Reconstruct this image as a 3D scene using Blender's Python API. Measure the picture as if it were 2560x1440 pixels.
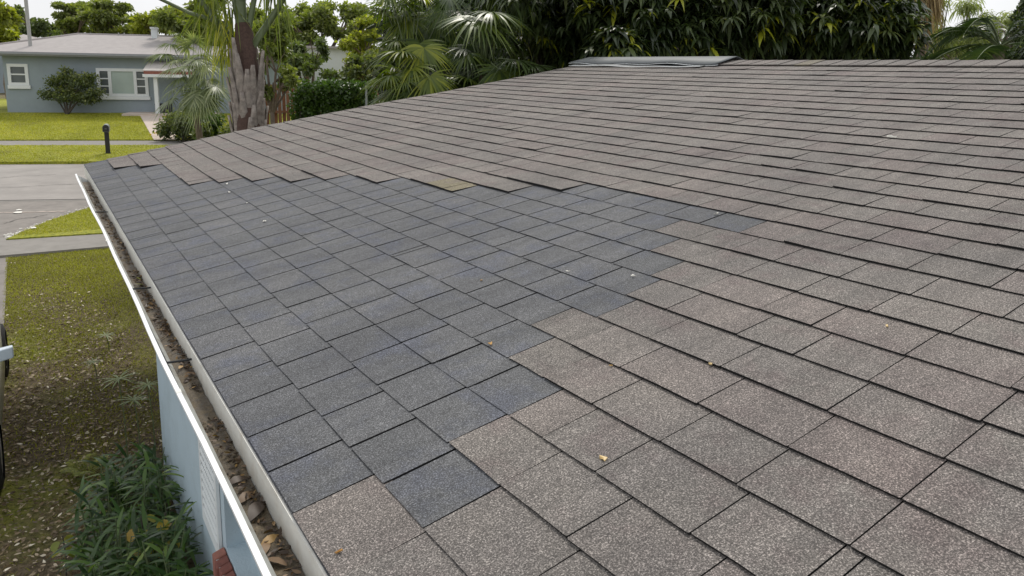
import bpy, math, random
import numpy as np
from mathutils import Vector, Matrix
rng = np.random.default_rng(7); random.seed(7)
scene = bpy.context.scene
for o in list(bpy.data.objects): bpy.data.objects.remove(o)
COL = scene.collection

# ------------------------------------------------------------------ camera
S = 0.9                                   # metres per fit unit (tab width about 0.3 m)
CAMZ = 3.7
FPX, CX, CY = 1790.76, 1280.0, 488.292    # 2560-wide picture
AZ, PITCH, ROLL, SLOPE = -0.595337, 0.173458, 0.0186855, 0.180171
_F = np.array([0, math.cos(PITCH), -math.sin(PITCH)]); _R0 = np.array([1., 0, 0]); _U0 = np.cross(_R0, _F)
_R = math.cos(ROLL)*_R0 + math.sin(ROLL)*_U0; _U = -math.sin(ROLL)*_R0 + math.cos(ROLL)*_U0
_ud = np.array([math.sin(AZ), math.cos(AZ), 0]); _hd = np.array([_ud[1], -_ud[0], 0])
def _w(v): return np.array([v@_hd, v@_ud, v[2]])
F_, R_, U_ = _w(_F), _w(_R), _w(_U)       # X = across the eave, Y = along the eave, Z up
CAM = np.array([0, 0, CAMZ])
cam = bpy.data.cameras.new('camera'); co = bpy.data.objects.new('camera', cam); COL.objects.link(co)
M = Matrix(((R_[0], U_[0], -F_[0], 0), (R_[1], U_[1], -F_[1], 0), (R_[2], U_[2], -F_[2], CAMZ), (0, 0, 0, 1)))
co.matrix_world = M
cam.sensor_width = 36; cam.lens = FPX/2560*36; cam.shift_y = (CY-720)/2560
cam.clip_start = 0.05; cam.clip_end = 2000
scene.camera = co
scene.render.resolution_x, scene.render.resolution_y = 1024, 576

# ------------------------------------------------------------------ sky and sun
SUN_EL, SUN_AZ = math.radians(54), math.radians(34)     # azimuth measured from +Y towards +X
world = bpy.data.worlds.new('World'); scene.world = world; world.use_nodes = True
nt = world.node_tree; nt.nodes.clear()
sky = nt.nodes.new('ShaderNodeTexSky'); sky.sky_type = 'NISHITA'; sky.sun_disc = False
sky.sun_elevation = SUN_EL; sky.sun_rotation = SUN_AZ; sky.air_density = 1.0; sky.dust_density = 4.0
tc = nt.nodes.new('ShaderNodeTexCoord')
no = nt.nodes.new('ShaderNodeTexNoise'); no.inputs['Scale'].default_value = 2.2; no.inputs['Detail'].default_value = 6
nt.links.new(tc.outputs['Generated'], no.inputs['Vector'])
rp = nt.nodes.new('ShaderNodeValToRGB'); rp.color_ramp.elements[0].position = .30; rp.color_ramp.elements[1].position = .62
rp.color_ramp.elements[0].color = (.70, .70, .70, 1); rp.color_ramp.elements[1].color = (.95, .95, .95, 1)
nt.links.new(no.outputs['Fac'], rp.inputs['Fac'])
mx = nt.nodes.new('ShaderNodeMix'); mx.data_type = 'RGBA'
nt.links.new(rp.outputs['Color'], mx.inputs[0]); nt.links.new(sky.outputs['Color'], mx.inputs[6])
mx.inputs[7].default_value = (15.0, 15.2, 15.6, 1)       # bright thin cloud deck over the blue
bg = nt.nodes.new('ShaderNodeBackground'); bg.inputs['Strength'].default_value = 0.072
nt.links.new(mx.outputs[2], bg.inputs['Color'])
wo = nt.nodes.new('ShaderNodeOutputWorld'); nt.links.new(bg.outputs[0], wo.inputs[0])
sl = bpy.data.lights.new('sun', 'SUN'); sl.energy = 2.3; sl.angle = math.radians(10); sl.color = (1, .95, .87)
so = bpy.data.objects.new('sun', sl); COL.objects.link(so)
sd = Vector((math.sin(SUN_AZ)*math.cos(SUN_EL), math.cos(SUN_AZ)*math.cos(SUN_EL), math.sin(SUN_EL)))
so.rotation_euler = sd.to_track_quat('Z', 'Y').to_euler(); so.location = (0, 0, 40)
vs = scene.view_settings; vs.view_transform = 'Standard'; vs.look = 'None'; vs.exposure = 0.0; vs.gamma = 1
scene.render.engine = 'CYCLES'

# ------------------------------------------------------------------ helpers
def ray(x, y): return F_ + (x-CX)/FPX*R_ + (CY-y)/FPX*U_
def at(x, y, depth): return CAM + ray(x, y)*depth
def on_z(x, y, z): d = ray(x, y); return CAM + d*((z-CAMZ)/d[2])
def on_x(x, y, X): d = ray(x, y); return CAM + d*(X/d[0])
def pxl(P):
    d = np.asarray(P)-CAM; z = d@F_
    return CX+FPX*(d@R_)/z, CY-FPX*(d@U_)/z, z

class MB:
    """collects polygons for one mesh"""
    def __init__(s): s.v = []; s.f = []; s.t = []; s.n = 0; s.m = []
    def add(s, verts, faces, tint=0.5, mat=0):
        verts = np.asarray(verts, float); o = s.n
        s.v.append(verts); s.n += len(verts)
        for f in faces: s.f.append(tuple(i+o for i in f)); s.m.append(mat)
        s.t.append(np.full(len(verts), tint) if np.isscalar(tint) else np.asarray(tint, float))
    def box(s, lo, hi, tint=.5, mat=0, fr=None):
        x0, y0, z0 = lo; x1, y1, z1 = hi
        v = np.array([(x0,y0,z0),(x1,y0,z0),(x1,y1,z0),(x0,y1,z0),(x0,y0,z1),(x1,y0,z1),(x1,y1,z1),(x0,y1,z1)], float)
        if fr is not None: O, X, Y, Z = fr; v = O + v[:, :1]*X + v[:, 1:2]*Y + v[:, 2:]*Z
        s.add(v, [(0,3,2,1),(4,5,6,7),(0,1,5,4),(1,2,6,5),(2,3,7,6),(3,0,4,7)], tint, mat)
    def hexa(s, b, t, tint=.5, mat=0):
        s.add(list(b)+list(t), [(0,3,2,1),(4,5,6,7),(0,1,5,4),(1,2,6,5),(2,3,7,6),(3,0,4,7)], tint, mat)
    def tube(s, pts, rad, n=8, tint=.5, cap=True, mat=0):
        pts = np.asarray(pts, float); rad = np.broadcast_to(np.asarray(rad, float), (len(pts),))
        V = []; up = np.array([0, 0, 1.])
        for i, p in enumerate(pts):
            d = pts[min(i+1, len(pts)-1)]-pts[max(i-1, 0)]; d = d/(np.linalg.norm(d)+1e-9)
            a = np.cross(d, up if abs(d[2]) < .95 else np.array([1., 0, 0])); a /= np.linalg.norm(a); b = np.cross(d, a)
            an = np.arange(n)*2*math.pi/n
            V.append(p + rad[i]*(np.cos(an)[:, None]*a + np.sin(an)[:, None]*b))
        V = np.concatenate(V); fs = []
        for i in range(len(pts)-1):
            for j in range(n): k = (j+1) % n; fs.append((i*n+j, i*n+k, (i+1)*n+k, (i+1)*n+j))
        if cap: fs.append(tuple(range(n))); fs.append(tuple(range(len(V)-1, len(V)-n-1, -1)))
        s.add(V, fs, tint, mat)
    def build(s, name, mats, parent=None, smooth=False):
        me = bpy.data.meshes.new(name)
        v = np.concatenate(s.v) if s.v else np.zeros((0, 3))
        me.from_pydata(v.tolist(), [], s.f)
        a = me.attributes.new('tint', 'FLOAT', 'POINT'); a.data.foreach_set('value', np.concatenate(s.t).astype(np.float32))
        return finish(name, me, mats, parent, smooth, s.m)
def finish(name, me, mats, parent, smooth=False, mi=None):
    if not isinstance(mats, (list, tuple)): mats = [mats]
    for m in mats: me.materials.append(m)
    if mi is not None and len(mats) > 1: me.polygons.foreach_set('material_index', np.array(mi, np.int32))
    if smooth: me.polygons.foreach_set('use_smooth', np.ones(len(me.polygons), bool))
    me.update()
    o = bpy.data.objects.new(name, me); COL.objects.link(o)
    if parent is not None: o.parent = parent
    return o
def blades(name, base, d, side, L, Wd, droop, prof, mat, parent=None, tint=None, smooth=True, fold=0.0):
    """N strips: leaf blades, grass, leaflets; vectorised"""
    base = np.asarray(base, float); N = len(base); ns = len(prof)
    d = np.asarray(d, float); side = np.asarray(side, float)
    L = np.broadcast_to(L, (N,)); Wd = np.broadcast_to(Wd, (N,)); droop = np.broadcast_to(droop, (N,))
    tt = np.linspace(0, 1, ns)
    c = base[:, None, :] + d[:, None, :]*(L[:, None]*tt)[..., None]
    c[..., 2] -= (droop[:, None]*L[:, None]*tt**2)
    hw = (Wd[:, None]*np.asarray(prof)[None, :]*.5)[..., None]
    a = c + side[:, None, :]*hw; b = c - side[:, None, :]*hw
    if fold: a[..., 2] += (hw*fold)[..., 0]; b[..., 2] += (hw*fold)[..., 0]
    V = np.stack([a, b], 2).reshape(-1, 3)
    q = np.arange(ns-1)
    f = np.stack([2*q, 2*q+1, 2*q+3, 2*q+2], 1)
    Fq = (f[None]+(np.arange(N)*2*ns)[:, None, None]).reshape(-1, 4)
    me = bpy.data.meshes.new(name)
    me.vertices.add(len(V)); me.vertices.foreach_set('co', V.astype(np.float32).ravel())
    me.loops.add(Fq.size); me.loops.foreach_set('vertex_index', Fq.astype(np.int32).ravel())
    me.polygons.add(len(Fq)); me.polygons.foreach_set('loop_start', np.arange(0, Fq.size, 4, dtype=np.int32))
    at_ = me.attributes.new('tint', 'FLOAT', 'POINT')
    if tint is None: tint = rng.random(N)
    at_.data.foreach_set('value', np.repeat(np.broadcast_to(tint, (N,)), 2*ns).astype(np.float32))
    me.update(calc_edges=True); me.validate()
    return finish(name, me, mat, parent, smooth)
def unit(v): return v/(np.linalg.norm(v, axis=-1, keepdims=True)+1e-9)
def rdir(N, up=0.0):
    v = rng.normal(size=(N, 3)); v[:, 2] += up; return unit(v)
def perp(d):
    r = rng.normal(size=d.shape); return unit(np.cross(d, r))
def hside(d):
    r = np.cross(d, np.array([0, 0, 1.])); return unit(r+1e-6)
def empty(name, loc, label, cat, group=None):
    o = bpy.data.objects.new(name, None); COL.objects.link(o); o.location = loc; o.empty_display_size = .1
    bpy.context.view_layer.update()
    return tag(o, label, cat, group)
def tag(o, label=None, cat=None, group=None, kind=None):
    if label: o['label'] = label
    if cat: o['category'] = cat
    if group: o['group'] = group
    if kind: o['kind'] = kind
    return o
def setparent(o, p):
    """parent keeping world-space mesh coordinates"""
    o.parent = p; o.matrix_parent_inverse = Matrix.Translation(p.location).inverted() if p.parent is None else p.matrix_world.inverted()
    return o

# ------------------------------------------------------------------ materials
def mat(name, build):
    m = bpy.data.materials.new(name); m.use_nodes = True; n = m.node_tree; n.nodes.clear()
    out = n.nodes.new('ShaderNodeOutputMaterial'); p = n.nodes.new('ShaderNodeBsdfPrincipled')
    n.links.new(p.outputs[0], out.inputs[0]); build(n, p, out); return m
def node(n, t, **k):
    x = n.nodes.new('ShaderNode'+t)
    for a, b in k.items(): setattr(x, a, b)
    return x
def link(n, a, b): n.links.new(a, b)
def noise(n, scale, detail=4, rough=.6, vec=None):
    x = node(n, 'TexNoise'); x.inputs['Scale'].default_value = scale; x.inputs['Detail'].default_value = detail; x.inputs['Roughness'].default_value = rough
    if vec is None: g = node(n, 'NewGeometry'); vec = g.outputs['Position']
    link(n, vec, x.inputs['Vector']); return x.outputs['Fac']
def ramp(n, fac, stops, interp='LINEAR'):
    r = node(n, 'ValToRGB'); cr = r.color_ramp; cr.interpolation = interp
    while len(cr.elements) > 1: cr.elements.remove(cr.elements[-1])
    for i, (p, c) in enumerate(stops):
        e = cr.elements[0] if i == 0 else cr.elements.new(p)
        e.position = p; e.color = (*c, 1) if len(c) == 3 else c
    link(n, fac, r.inputs['Fac']); return r.outputs['Color']
def mixc(n, fac, a, b, mode='MIX'):
    m = node(n, 'Mix', data_type='RGBA', blend_type=mode)
    for s, i in ((fac, 0), (a, 6), (b, 7)):
        if hasattr(s, 'node'): link(n, s, m.inputs[i])
        else: m.inputs[i].default_value = s if i == 0 else (*s, 1)
    return m.outputs[2]
def bump(n, p, h, strength=.4, dist=.01):
    b = node(n, 'Bump'); b.inputs['Strength'].default_value = strength; b.inputs['Distance'].default_value = dist
    link(n, h, b.inputs['Height']); link(n, b.outputs[0], p.inputs['Normal'])
def attr(n, name='tint'):
    a = node(n, 'Attribute', attribute_name=name); return a.outputs['Fac']
def paint(name, c, rough=.5, var=.12, scale=6, dirt=None, bmp=0, bscale=60, metal=0, dirtamt=.5):
    def b(n, p, out):
        f = noise(n, scale, 5)
        col = ramp(n, f, [(.3, tuple(x*(1-var) for x in c)), (.7, tuple(min(1, x*(1+var)) for x in c))])
        if dirt is not None:
            f2 = noise(n, scale*.6+1.3, 6, .7); msk = ramp(n, f2, [(.48, (0, 0, 0)), (.75, (dirtamt,)*3)])
            col = mixc(n, msk, col, dirt)
        link(n, col, p.inputs['Base Color']); p.inputs['Roughness'].default_value = rough; p.inputs['Metallic'].default_value = metal
        if bmp: bump(n, p, noise(n, bscale, 4), bmp, .01)
    return mat(name, b)
def leafmat(name, stops, trans=.35, rough=.45, spec=.5):
    def b(n, p, out):
        col = ramp(n, attr(n), stops)
        col = mixc(n, .25, col, ramp(n, noise(n, 1.2, 3), [(.3, (.35, .35, .35)), (.7, (1.6, 1.6, 1.5))]), 'MULTIPLY')
        link(n, col, p.inputs['Base Color']); p.inputs['Roughness'].default_value = rough
        p.inputs['Specular IOR Level'].default_value = spec
        t = node(n, 'BsdfTranslucent'); tcol = mixc(n, 1.0, col, (1.5, 1.7, .5), 'MULTIPLY'); link(n, tcol, t.inputs['Color'])
        mxs = node(n, 'MixShader'); mxs.inputs[0].default_value = trans
        link(n, p.outputs[0], mxs.inputs[1]); link(n, t.outputs[0], mxs.inputs[2]); link(n, mxs.outputs[0], out.inputs[0])
    return mat(name, b)
def shingle_mat(name, a, b_, c, lo, hi, red, dark=1.0):
    def b(n, p, out):
        g = node(n, 'NewGeometry'); pos = g.outputs['Position']
        tcol = ramp(n, attr(n), [(0, a), (.14, tuple(.93*x for x in b_)), (.5, b_), (1, c)])
        big = noise(n, 4.3, 4, .65, pos)
        col = mixc(n, ramp(n, big, [(.50, (0, 0, 0)), (.68, (.75,)*3)]), tcol, red)
        blot = noise(n, 1.3, 4, .65, pos)
        col = mixc(n, .9, col, ramp(n, blot, [(.32, (.84, .84, .86)), (.66, (1.15, 1.14, 1.12))]), 'MULTIPLY')
        mp = node(n, 'Mapping'); mp.inputs['Scale'].default_value = (.5, 9, .5); link(n, pos, mp.inputs['Vector'])
        stk = noise(n, 1.0, 5, .65, mp.outputs[0])
        col = mixc(n, .85, col, ramp(n, stk, [(.36, (.82, .82, .81)), (.62, (1.1, 1.09, 1.08))]), 'MULTIPLY')
        mid = noise(n, 28, 4, .7, pos)
        col = mixc(n, .9, col, ramp(n, mid, [(.35, (.88,)*3), (.65, (1.11,)*3)]), 'MULTIPLY')
        gr = noise(n, 205, 2, .85, pos)
        col = mixc(n, 1.0, col, ramp(n, gr, [(.34, (lo,)*3), (.50, (.78,)*3), (.58, (1.3,)*3), (.66, (hi,)*3)]), 'MULTIPLY')
        link(n, col, p.inputs['Base Color']); p.inputs['Roughness'].default_value = .85; p.inputs['Specular IOR Level'].default_value = .4
        bump(n, p, noise(n, 190, 2, .7, pos), .6, .005)
    return mat(name, b)
MT = {}
MT['old'] = shingle_mat('weathered_brown_shingle', (.154, .136, .088), (.157, .144, .133), (.160, .136, .127), .32, 2.75, (.134, .110, .105))
MT['new'] = shingle_mat('blue_grey_shingle', (.090, .094, .101), (.103, .106, .112), (.116, .117, .122), .42, 2.3, (.086, .094, .120))
MT['butt'] = paint('black_asphalt_edge_and_shadow', (.010, .010, .010), .9, .2, 60)  # black cut asphalt; its black also paints the shadow line under each course
MT['under'] = paint('dark_felt_underlay', (.012, .012, .013), .95)
MT['white'] = paint('white_gutter_paint', (.78, .79, .79), .35, .04, 9, dirt=(.55, .55, .5), dirtamt=.18)
MT['drip'] = paint('cream_drip_edge', (.70, .69, .64), .4, .05, 14, dirt=(.45, .37, .26), dirtamt=.4)
MT['wall'] = paint('pale_blue_stucco', (.42, .52, .58), .85, .04, 2.5, dirt=(.30, .37, .39), bmp=.4, bscale=70, dirtamt=.6)
MT['vent'] = paint('white_shutter_paint', (.7, .74, .75), .5, .04)
MT['dark'] = paint('dark_gap', (.02, .022, .024), .8)
MT['flash'] = paint('grey_ridge_sheet', (.095, .105, .11), .6, .1, 5)
MT['flashedge'] = paint('bare_metal_edge', (.62, .65, .67), .35, .08, 20, metal=.3)
MT['gutterin'] = paint('gutter_inside', (.30, .31, .29), .6, .12, 12, dirt=(.12, .09, .05), dirtamt=.9)
def _brick(n, p, out):
    col = ramp(n, attr(n), [(0, (.16, .055, .042)), (.5, (.22, .075, .055)), (1, (.28, .12, .09))])
    col = mixc(n, .7, col, ramp(n, noise(n, 40, 4), [(.3, (.7, .7, .7)), (.7, (1.25, 1.2, 1.15))]), 'MULTIPLY')
    link(n, col, p.inputs['Base Color']); p.inputs['Roughness'].default_value = .8; bump(n, p, noise(n, 90, 3), .4, .005)
MT['brick'] = mat('red_brick', _brick)
MT['mortar'] = paint('grey_mortar', (.36, .35, .34), .9, .1, 30, bmp=.3)
def _muck(n, p, out):
    f = noise(n, 14, 8, .72); f2 = noise(n, 75, 6, .75)
    col = ramp(n, f, [(.25, (.030, .022, .012)), (.5, (.085, .064, .036)), (.68, (.17, .135, .085)), (.8, (.22, .18, .12))])
    col = mixc(n, .8, col, ramp(n, f2, [(.35, (.45, .42, .4)), (.6, (1.2, 1.2, 1.2))]), 'MULTIPLY')
    link(n, col, p.inputs['Base Color'])
    r = ramp(n, f, [(.3, (.25,)*3), (.6, (.8,)*3)]); link(n, r, p.inputs['Roughness']); bump(n, p, f2, .7, .01)
MT['muck'] = mat('wet_gutter_muck', _muck)
MT['deadleaf'] = leafmat('dead_brown_leaf', [(0, (.035, .022, .014)), (.4, (.09, .052, .026)), (.75, (.19, .115, .055)), (1, (.36, .22, .07))], .12, .55)
MT['goldleaf'] = leafmat('gold_leaf_scrap', [(0, (.40, .20, .05)), (.5, (.55, .33, .10)), (1, (.70, .55, .30))], .2, .5)
MT['palebit'] = paint('pale_chip', (.72, .70, .64), .7, .1, 40)
def _ground(n, p, out):
    f = noise(n, .8, 6, .62); f2 = noise(n, 22, 5, .7)
    g = ramp(n, f2, [(.3, (.075, .085, .010)), (.5, (.16, .17, .016)), (.7, (.25, .24, .04))])
    d = ramp(n, f2, [(.3, (.045, .033, .018)), (.5, (.105, .078, .042)), (.72, (.22, .17, .11))])
    col = mixc(n, ramp(n, f, [(.34, (0, 0, 0)), (.52, (1, 1, 1))]), g, d)
    link(n, col, p.inputs['Base Color']); p.inputs['Roughness'].default_value = .95; bump(n, p, f2, .8, .04)
MT['ground'] = mat('patchy_lawn_soil', _ground)
def _lawn(n, p, out):
    f = noise(n, .55, 6, .65); f2 = noise(n, 16, 6, .75)
    col = ramp(n, f, [(.30, (.16, .155, .022)), (.48, (.26, .275, .016)), (.66, (.34, .33, .05))])
    col = mixc(n, .9, col, ramp(n, f2, [(.34, (.30, .34, .25)), (.5, (.95, 1, .9)), (.66, (1.6, 1.45, 1.3))]), 'MULTIPLY')
    link(n, col, p.inputs['Base Color']); p.inputs['Roughness'].default_value = .95; bump(n, p, f2, .9, .06)
MT['lawn'] = mat('mown_lawn', _lawn)
MT['asphalt'] = paint('worn_asphalt', (.275, .255, .235), .9, .14, 1.1, dirt=(.21, .195, .18), bmp=.25, bscale=120)
MT['drive'] = paint('old_driveway', (.215, .195, .175), .9, .16, 3.0, dirt=(.12, .11, .10), bmp=.3, bscale=90)
MT['concrete'] = paint('sidewalk_concrete', (.235, .220, .200), .9, .1, 3.5, dirt=(.15, .14, .12), bmp=.2, bscale=80)
MT['path'] = paint('pinkish_path_concrete', (.52, .44, .38), .9, .08, 2, dirt=(.38, .31, .26), bmp=.2)
MT['crack'] = paint('dark_joint', (.06, .055, .05), .95)
MT['hwall'] = paint('grey_blue_wall', (.27, .315, .345), .85, .05, 1.2, dirt=(.23, .27, .29), bmp=.2, bscale=40)
MT['htrim'] = paint('house_white_trim', (.68, .70, .71), .5, .03)
MT['hfascia'] = paint('grey_fascia', (.26, .27, .29), .6, .06)
MT['hroof'] = paint('far_roof_covering', (.34, .315, .305), .9, .07, 3, dirt=(.27, .25, .24), bmp=.3, bscale=18)
MT['blind'] = paint('pale_green_blind', (.36, .43, .39), .25, .06, 2)
MT['glass'] = paint('grey_window_glass', (.10, .115, .115), .12, .15, 2)
MT['rust'] = paint('rusty_awning_edge', (.24, .085, .06), .8, .2, 14)
MT['awn'] = paint('pale_awning_sheet', (.42, .39, .36), .7, .1, 5)
MT['pole'] = paint('grey_pole', (.34, .34, .33), .6, .1, 5)
MT['black'] = paint('black_plastic', (.015, .015, .017), .45, .1)
MT['greymetal'] = paint('dull_grey_metal', (.23, .25, .25), .45, .1, 15, metal=.4)
MT['carpaint'] = paint('pale_greenish_white_paint', (.50, .52, .46), .3, .05, 2)
MT['carglass'] = paint('car_glass', (.012, .014, .016), .05, .1)
MT['tyre'] = paint('tyre_rubber', (.014, .014, .014), .8, .2, 20)
MT['rim'] = paint('wheel_rim', (.38, .38, .39), .3, .1, metal=.7)
MT['mirror'] = paint('pale_blue_mirror_shell', (.55, .62, .68), .35, .05)
MT['wood'] = paint('reddish_fence_wood', (.23, .105, .060), .85, .22, 5, bmp=.3, bscale=30)
MT['bark'] = paint('grey_brown_bark', (.16, .125, .10), .95, .25, 9, bmp=.9, bscale=25)
MT['darkbark'] = paint('dark_bark', (.06, .05, .04), .95, .25, 9, bmp=.9, bscale=25)
MT['boot'] = paint('dry_leaf_base', (.27, .235, .205), .9, .3, 9, dirt=(.09, .06, .045), bmp=.7, bscale=50, dirtamt=.95)
MT['fibre'] = paint('brown_trunk_fibre', (.075, .045, .035), .95, .3, 25, bmp=1, bscale=60)
MT['petiole'] = paint('green_petiole', (.10, .13, .055), .5, .15, 6)
MT['mango'] = leafmat('mango_leaf', [(0, (.018, .030, .010)), (.5, (.045, .068, .020)), (.92, (.105, .135, .045)), (1, (.30, .32, .02))], .25, .38, .6)
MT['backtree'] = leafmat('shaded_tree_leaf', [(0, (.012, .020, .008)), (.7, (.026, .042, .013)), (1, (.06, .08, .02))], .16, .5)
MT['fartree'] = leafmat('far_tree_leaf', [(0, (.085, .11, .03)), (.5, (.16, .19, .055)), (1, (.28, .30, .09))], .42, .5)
MT['yellowtree'] = leafmat('yellow_green_leaf', [(0, (.12, .14, .02)), (.5, (.22, .24, .035)), (1, (.38, .38, .06))], .45, .5)
MT['darktree'] = leafmat('dark_far_leaf', [(0, (.05, .075, .028)), (.6, (.10, .135, .042)), (1, (.17, .20, .06))], .35, .5)
MT['bush'] = leafmat('bush_leaf', [(0, (.05, .07, .028)), (.6, (.115, .145, .05)), (1, (.24, .25, .08))], .35, .4)
MT['hedge'] = leafmat('hedge_leaf', [(0, (.03, .06, .012)), (.6, (.07, .13, .02)), (1, (.16, .25, .03))], .3, .4)
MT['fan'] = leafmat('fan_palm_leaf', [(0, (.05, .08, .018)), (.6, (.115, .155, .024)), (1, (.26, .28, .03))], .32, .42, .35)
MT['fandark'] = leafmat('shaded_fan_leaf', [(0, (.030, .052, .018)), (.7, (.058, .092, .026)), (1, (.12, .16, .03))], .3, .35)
MT['silverfan'] = leafmat('silvery_fan_leaf', [(0, (.11, .14, .075)), (.6, (.20, .235, .13)), (1, (.36, .38, .24))], .3, .4)
MT['frond'] = leafmat('palm_frond_leaf', [(0, (.07, .10, .025)), (.55, (.15, .185, .04)), (1, (.36, .35, .03))], .45, .4)
MT['darkfrond'] = leafmat('dark_frond_leaf', [(0, (.022, .040, .016)), (.7, (.042, .070, .022)), (1, (.10, .13, .03))], .25, .35)
MT['skirt'] = leafmat('dry_skirt_leaf', [(0, (.20, .13, .06)), (.6, (.34, .24, .12)), (1, (.46, .36, .2))], .3, .7)
MT['willow'] = leafmat('pale_weeping_leaf', [(0, (.14, .17, .07)), (.6, (.23, .26, .10)), (1, (.33, .35, .15))], .45, .5)
MT['grass'] = leafmat('grass_blade', [(0, (.13, .115, .016)), (.5, (.27, .265, .020)), (1, (.46, .42, .06))], .35, .6)
MT['sword'] = leafmat('sword_plant_leaf', [(0, (.018, .045, .008)), (.55, (.045, .10, .016)), (.9, (.10, .17, .03)), (1, (.24, .32, .08))], .3, .35)
MT['sedge'] = leafmat('umbrella_sedge_leaf', [(0, (.10, .14, .05)), (.6, (.20, .25, .11)), (1, (.36, .40, .24))], .3, .45)
MT['fern'] = leafmat('yellow_fern_leaf', [(0, (.14, .17, .02)), (1, (.28, .29, .035))], .4, .5)
MT['grape'] = leafmat('round_leaf', [(0, (.18, .22, .03)), (.5, (.34, .28, .04)), (1, (.46, .20, .04))], .4, .35)
MT['litter'] = leafmat('leaf_litter', [(0, (.08, .055, .03)), (.45, (.22, .155, .09)), (.8, (.42, .33, .22)), (1, (.75, .68, .56))], .1, .55)
MT['flower'] = paint('yellow_flower', (.75, .52, .02), .6, .1)

# ------------------------------------------------------------------ terrain
QB = [(-80, 0), (8, 0), (15, .2), (29.4, .2), (34.7, .25), (36.8, .28), (43.2, 1.0), (300, 1.0)]
def zt(x, y):
    q = y + .42*np.asarray(x); return np.interp(q, [a for a, _ in QB], [b for _, b in QB])
def on_t(x, y):
    """pixel to terrain"""
    z = 0.2
    for _ in range(30):
        P = on_z(x, y, z); z = .5*z+.5*float(zt(P[0], P[1]))
    return P
mb = MB()
qs = [-80, -20, 0, 4, 8, 10, 12, 15, 18, 21.6, 29.4, 32, 34.7, 36.8, 39, 41, 43.2, 50, 70, 120, 300]
xs = [-150, -60, -20, -8, -4, -2, 0, 2, 4, 8, 16, 30, 60, 150, 300]
V = [(x, q-.42*x, float(np.interp(q, [a for a, _ in QB], [b for _, b in QB]))-.012) for q in qs for x in xs]
nx = len(xs)
mb.add(V, [(i*nx+j, i*nx+j+1, (i+1)*nx+j+1, (i+1)*nx+j) for i in range(len(qs)-1) for j in range(nx-1)])
tag(mb.build('ground', MT['ground']), kind='structure')
def sheet(name, m, left, right, off, skirt=0, nu=10, nv=24):
    """strip between two polylines (x,y), laid on the terrain"""
    def res(pl, n):
        pl = np.asarray(pl, float); s = np.r_[0, np.cumsum(np.hypot(*np.diff(pl, axis=0).T))]; t = np.linspace(0, s[-1], n)
        return np.stack([np.interp(t, s, pl[:, 0]), np.interp(t, s, pl[:, 1])], 1)
    A, B = res(left, nv), res(right, nv); b = MB()
    G = np.array([[A[i]+(B[i]-A[i])*j/nu for j in range(nu+1)] for i in range(nv)])
    Z = zt(G[..., 0], G[..., 1])+off
    V = np.concatenate([G, Z[..., None]], 2).reshape(-1, 3); w = nu+1
    fs = [(i*w+j, i*w+j+1, (i+1)*w+j+1, (i+1)*w+j) for i in range(nv-1) for j in range(nu)]
    b.add(V, fs)
    if skirt:
        ring = [i*w for i in range(nv)]+[(nv-1)*w+j for j in range(1, w)]+[i*w+nu for i in range(nv-2, -1, -1)]+[j for j in range(nu-1, 0, -1)]
        R1 = V[ring]; R2 = R1-np.array([0, 0, skirt]); n = len(ring)
        b.add(np.r_[R1, R2], [(i, (i+1) % n, n+(i+1) % n, n+i) for i in range(n)])
    return tag(b.build(name, m), kind='structure')
def ql(q, x0, x1, n=2): return [(x, q-.42*x) for x in np.linspace(x0, x1, n)]
sheet('street', MT['asphalt'], ql(21.6, -40, 60), ql(29.4, -40, 60), .004, nu=4, nv=40)
sheet('gutter_pan', MT['concrete'], ql(21.45, -40, 60), ql(21.62, -40, 60), .010, nu=1, nv=40)
b = MB()
sheet('street_joint', MT['crack'], ql(21.60, -40, 60), ql(21.68, -40, 60), .014, nu=1, nv=40)
sheet('verge', MT['lawn'], ql(29.4, -40, 60), ql(34.7, -40, 60), .10, skirt=.12, nu=10, nv=60)
sheet('sidewalk', MT['concrete'], ql(34.72, -40, 60), ql(36.78, -40, 60), .06, skirt=.08, nu=4, nv=60)
sheet('front_lawn', MT['lawn'], ql(36.8, -40, 60), ql(60, -40, 60), .11, skirt=.14, nu=40, nv=60)
pa = [on_t(385, 356)[:2], on_t(350, 294)[:2]]; pb = [on_t(448, 356)[:2], on_t(402, 294)[:2]]
sheet('front_path', MT['path'], pa, pb, .135, skirt=.03, nu=4, nv=24)
# near side
sheet('driveway', MT['drive'], [(-5, -12), (-5, 15.5)], [(-.52, -12), (-.5, 12), (-.5, 15.5)], .004, nu=6, nv=30)
wk = [on_z(0, 600, .2), on_z(250, 585, .2)]; wn = [on_z(0, 645, .2), on_z(270, 621, .2)]
def ext(a, b_, x0, x1): m = (b_[1]-a[1])/(b_[0]-a[0]); return [(x0, a[1]+m*(x0-a[0])), (x1, a[1]+m*(x1-a[0]))]
sheet('near_sidewalk', MT['concrete'], ext(wn[0], wn[1], -20, 30), ext(wk[0], wk[1], -20, 30), .045, skirt=.05, nu=4, nv=50)
sheet('driveway_apron', MT['drive'], [(-9, 20.0), (-.55, 17.1), (1.5, 16.8)], [(-9, 25.3), (.9, 21.1), (2.9, 20.3)], .006, nu=8, nv=20)
sheet('verge_corner', MT['lawn'], [tuple(on_z(*q, .27)[:2]) for q in ((15, 597), (120, 552), (225, 518), (330, 486))], [(9, 15.0), (9, 15.9), (9, 16.8), (9, 17.6)], .07, skirt=.08, nu=20, nv=20)
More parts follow.
